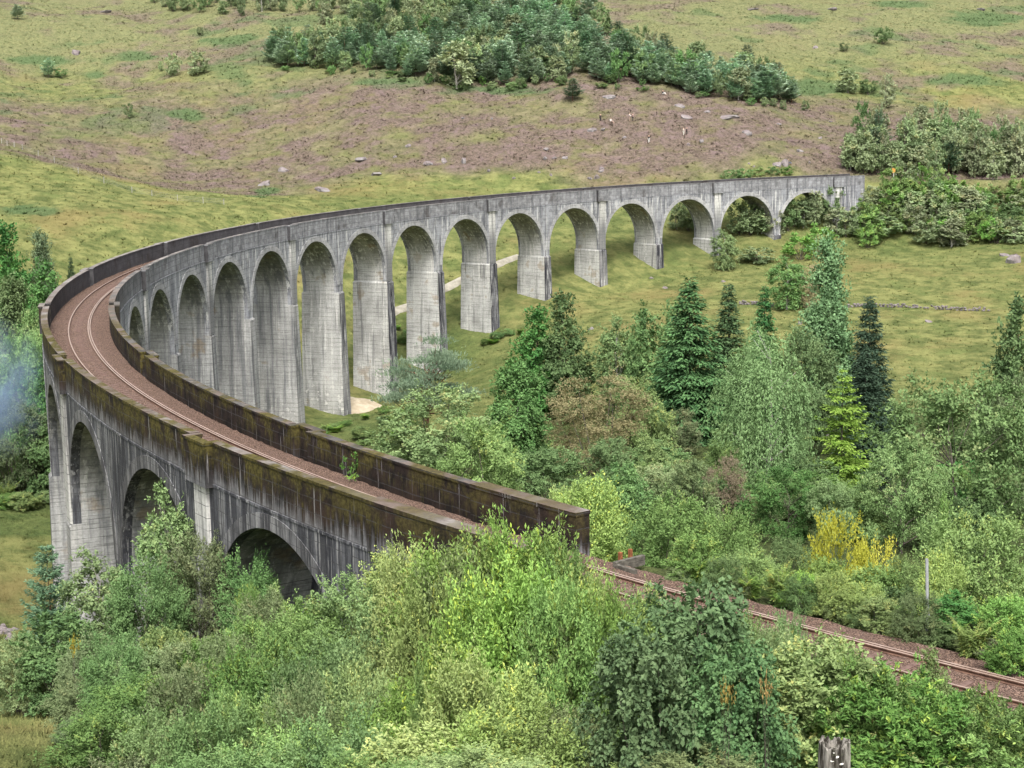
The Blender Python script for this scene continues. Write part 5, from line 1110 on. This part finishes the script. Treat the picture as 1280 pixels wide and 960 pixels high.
# ------------------------------------------------------------------ walkers on the heather
PM = {}
def cloth(c):
    if c not in PM: PM[c] = simple('cloth_%d' % len(PM), tuple(v*.85 for v in c), c, 6, .9, .1)
    return PM[c]
SKIN = (.50, .32, .24)
def skin_obj(name, pts, edges, rad, mat, par=None):
    me = bpy.data.meshes.new(name); me.from_pydata(pts, edges, []); me.materials.append(mat); o = obj(name, me, par)
    sk = o.modifiers.new('skin', 'SKIN'); sk.use_smooth_shade = True
    for v, r_ in zip(me.skin_vertices[0].data if me.skin_vertices else [], rad): v.radius = (r_, r_) if not isinstance(r_, tuple) else r_
    if not me.skin_vertices: pass
    ss = o.modifiers.new('sub', 'SUBSURF'); ss.levels = 1; ss.render_levels = 1; return o
def person(px, py, jacket, legs, hair, face, label, scale=1.0, sit=False, arm=0.):
    g, t = ground_hit(px, py, 340); e = empty('person', tuple(g)); e.rotation_euler = (0, 0, face); e.scale = (scale*1.35, scale*1.35, scale*1.12)
    tag(e, label, 'person', None)
    hz = .92 if not sit else .28
    lp = [(0, 0, hz)]; 
    if not sit: legs_p = [(.09, 0, .88), (.11, .03, .47), (.11, -.02, .06), (.11, .14, .02), (-.09, 0, .88), (-.11, .06, .47), (-.12, -.06, .06), (-.12, .10, .02)]
    else: legs_p = [(.09, .05, .26), (.12, .42, .45), (.12, .60, .06), (.12, .74, .03), (-.09, .05, .26), (-.12, .42, .45), (-.12, .60, .06), (-.12, .74, .03)]
    tz = hz
    pts = lp+[(0, 0, tz+.22), (0, 0, tz+.46), (0, .01, tz+.56), (0, .02, tz+.66), (0, .03, tz+.76)]+legs_p+[(.19, 0, tz+.44), (.25, .03+arm*.2, tz+.18), (.22, .14+arm*.25, tz-.02+arm*.3), (-.19, 0, tz+.44), (-.25, .02, tz+.18), (-.23, .10, tz-.04)]
    ed = [(0, 1), (1, 2), (2, 3), (3, 4), (4, 5), (0, 6), (6, 7), (7, 8), (8, 9), (0, 10), (10, 11), (11, 12), (12, 13), (2, 14), (14, 15), (15, 16), (2, 17), (17, 18), (18, 19)]
    rad = [.13, .12, .13, .05, .085, .09]+[.085, .06, .045, .04]*2+[.06, .045, .035]*2
    body = skin_obj('body', pts, ed, rad, cloth(SKIN), e)
    jp = [pts[0], pts[1], pts[2], pts[14], pts[15], tuple(np.array(pts[15])*.25+np.array(pts[16])*.75), pts[17], pts[18], tuple(np.array(pts[18])*.25+np.array(pts[19])*.75)]
    skin_obj('jacket', jp, [(0, 1), (1, 2), (2, 3), (3, 4), (4, 5), (2, 6), (6, 7), (7, 8)], [.155, .15, .155, .085, .07, .055, .085, .07, .055], cloth(jacket), e)
    skin_obj('trousers', [(0, 0, hz-.02)]+legs_p[:3]+legs_p[4:7], [(0, 1), (1, 2), (2, 3), (0, 4), (4, 5), (5, 6)], [.15, .105, .08, .065, .105, .08, .065], cloth(legs), e)
    skin_obj('hair', [(0, .0, tz+.80), (0, -.02, tz+.70)], [(0, 1)], [.095, .085], cloth(hair), e)
BLK, DK_, WHT, TAN, BLU = (.02, .02, .025), (.05, .045, .045), (.62, .61, .58), (.36, .27, .22), (.05, .08, .16)
person(828.5, 119, BLK, WHT, BLK, 2.2, 'person in black top sitting on the brow of the heather', sit=True)
person(787, 152, (.55, .50, .48), TAN, DK_, 2.4, 'walker in pale clothes standing beside another in the middle of the heather', arm=1.)
person(791, 152.5, (.28, .19, .19), DK_, BLK, 2.7, 'walker in dark reddish clothes, right of the pair amid the heather')
person(750.5, 152, DK_, DK_, BLK, 2.0, 'dark-clothed walker furthest left on the heather')
person(763.5, 154, WHT, TAN, DK_, 2.0, 'walker in a white top crouching near the leftmost walker', sit=True)
person(811, 179, BLK, WHT, BLK, 2.3, 'lone walker in black top and pale trousers lowest on the heather')
person(854.5, 169.5, (.62, .55, .48), (.6, .58, .52), DK_, 2.4, 'walker in cream clothes, left of the pair below the rocks')
person(858.5, 169, DK_, DK_, (.25, .18, .12), 2.4, 'walker in dark clothes, right of the pair below the rocks')
person(985, 206, (.42, .42, .46), BLU, DK_, 2.5, 'person in grey sitting on the boulder above the far parapet', sit=True)

# ------------------------------------------------------------------ drifting steam-engine smoke
def smoke():
    q = at(2, 480, 196); b = NB('blue_smoke')
    co = b.n('ShaderNodeTexCoord').outputs['Object']; ln = b.n('ShaderNodeVectorMath', {0: co}, operation='LENGTH').outputs['Value']
    nn = b.noise(co, 1.7, 5, .6, .4); dn = b.math('MULTIPLY', b.mr(ln, 1.0, .25), b.mr(nn, .40, .68))
    v = b.n('ShaderNodeVolumePrincipled', {'Color': (.44, .58, .85, 1), 'Density': b.math('MULTIPLY', dn, .22), 'Anisotropy': .2})
    b.t.links.new(v.outputs[0], b.out.inputs['Volume'])
    a = np.linspace(0, 2*np.pi, 25); ph = np.linspace(-np.pi/2, np.pi/2, 13)
    G = np.stack([np.stack([np.cos(p)*np.cos(a), np.cos(p)*np.sin(a), np.full(25, np.sin(p))], -1) for p in ph]); ac = Acc(); ac.grid(G, True)
    o = obj('smoke', ac.mesh('smoke', b.mat)); o.location = q; o.scale = (6.5, 6.0, 9.5); tag(o, 'drifting bluish smoke in front of trees at the left edge', 'smoke', kind='stuff')
smoke()
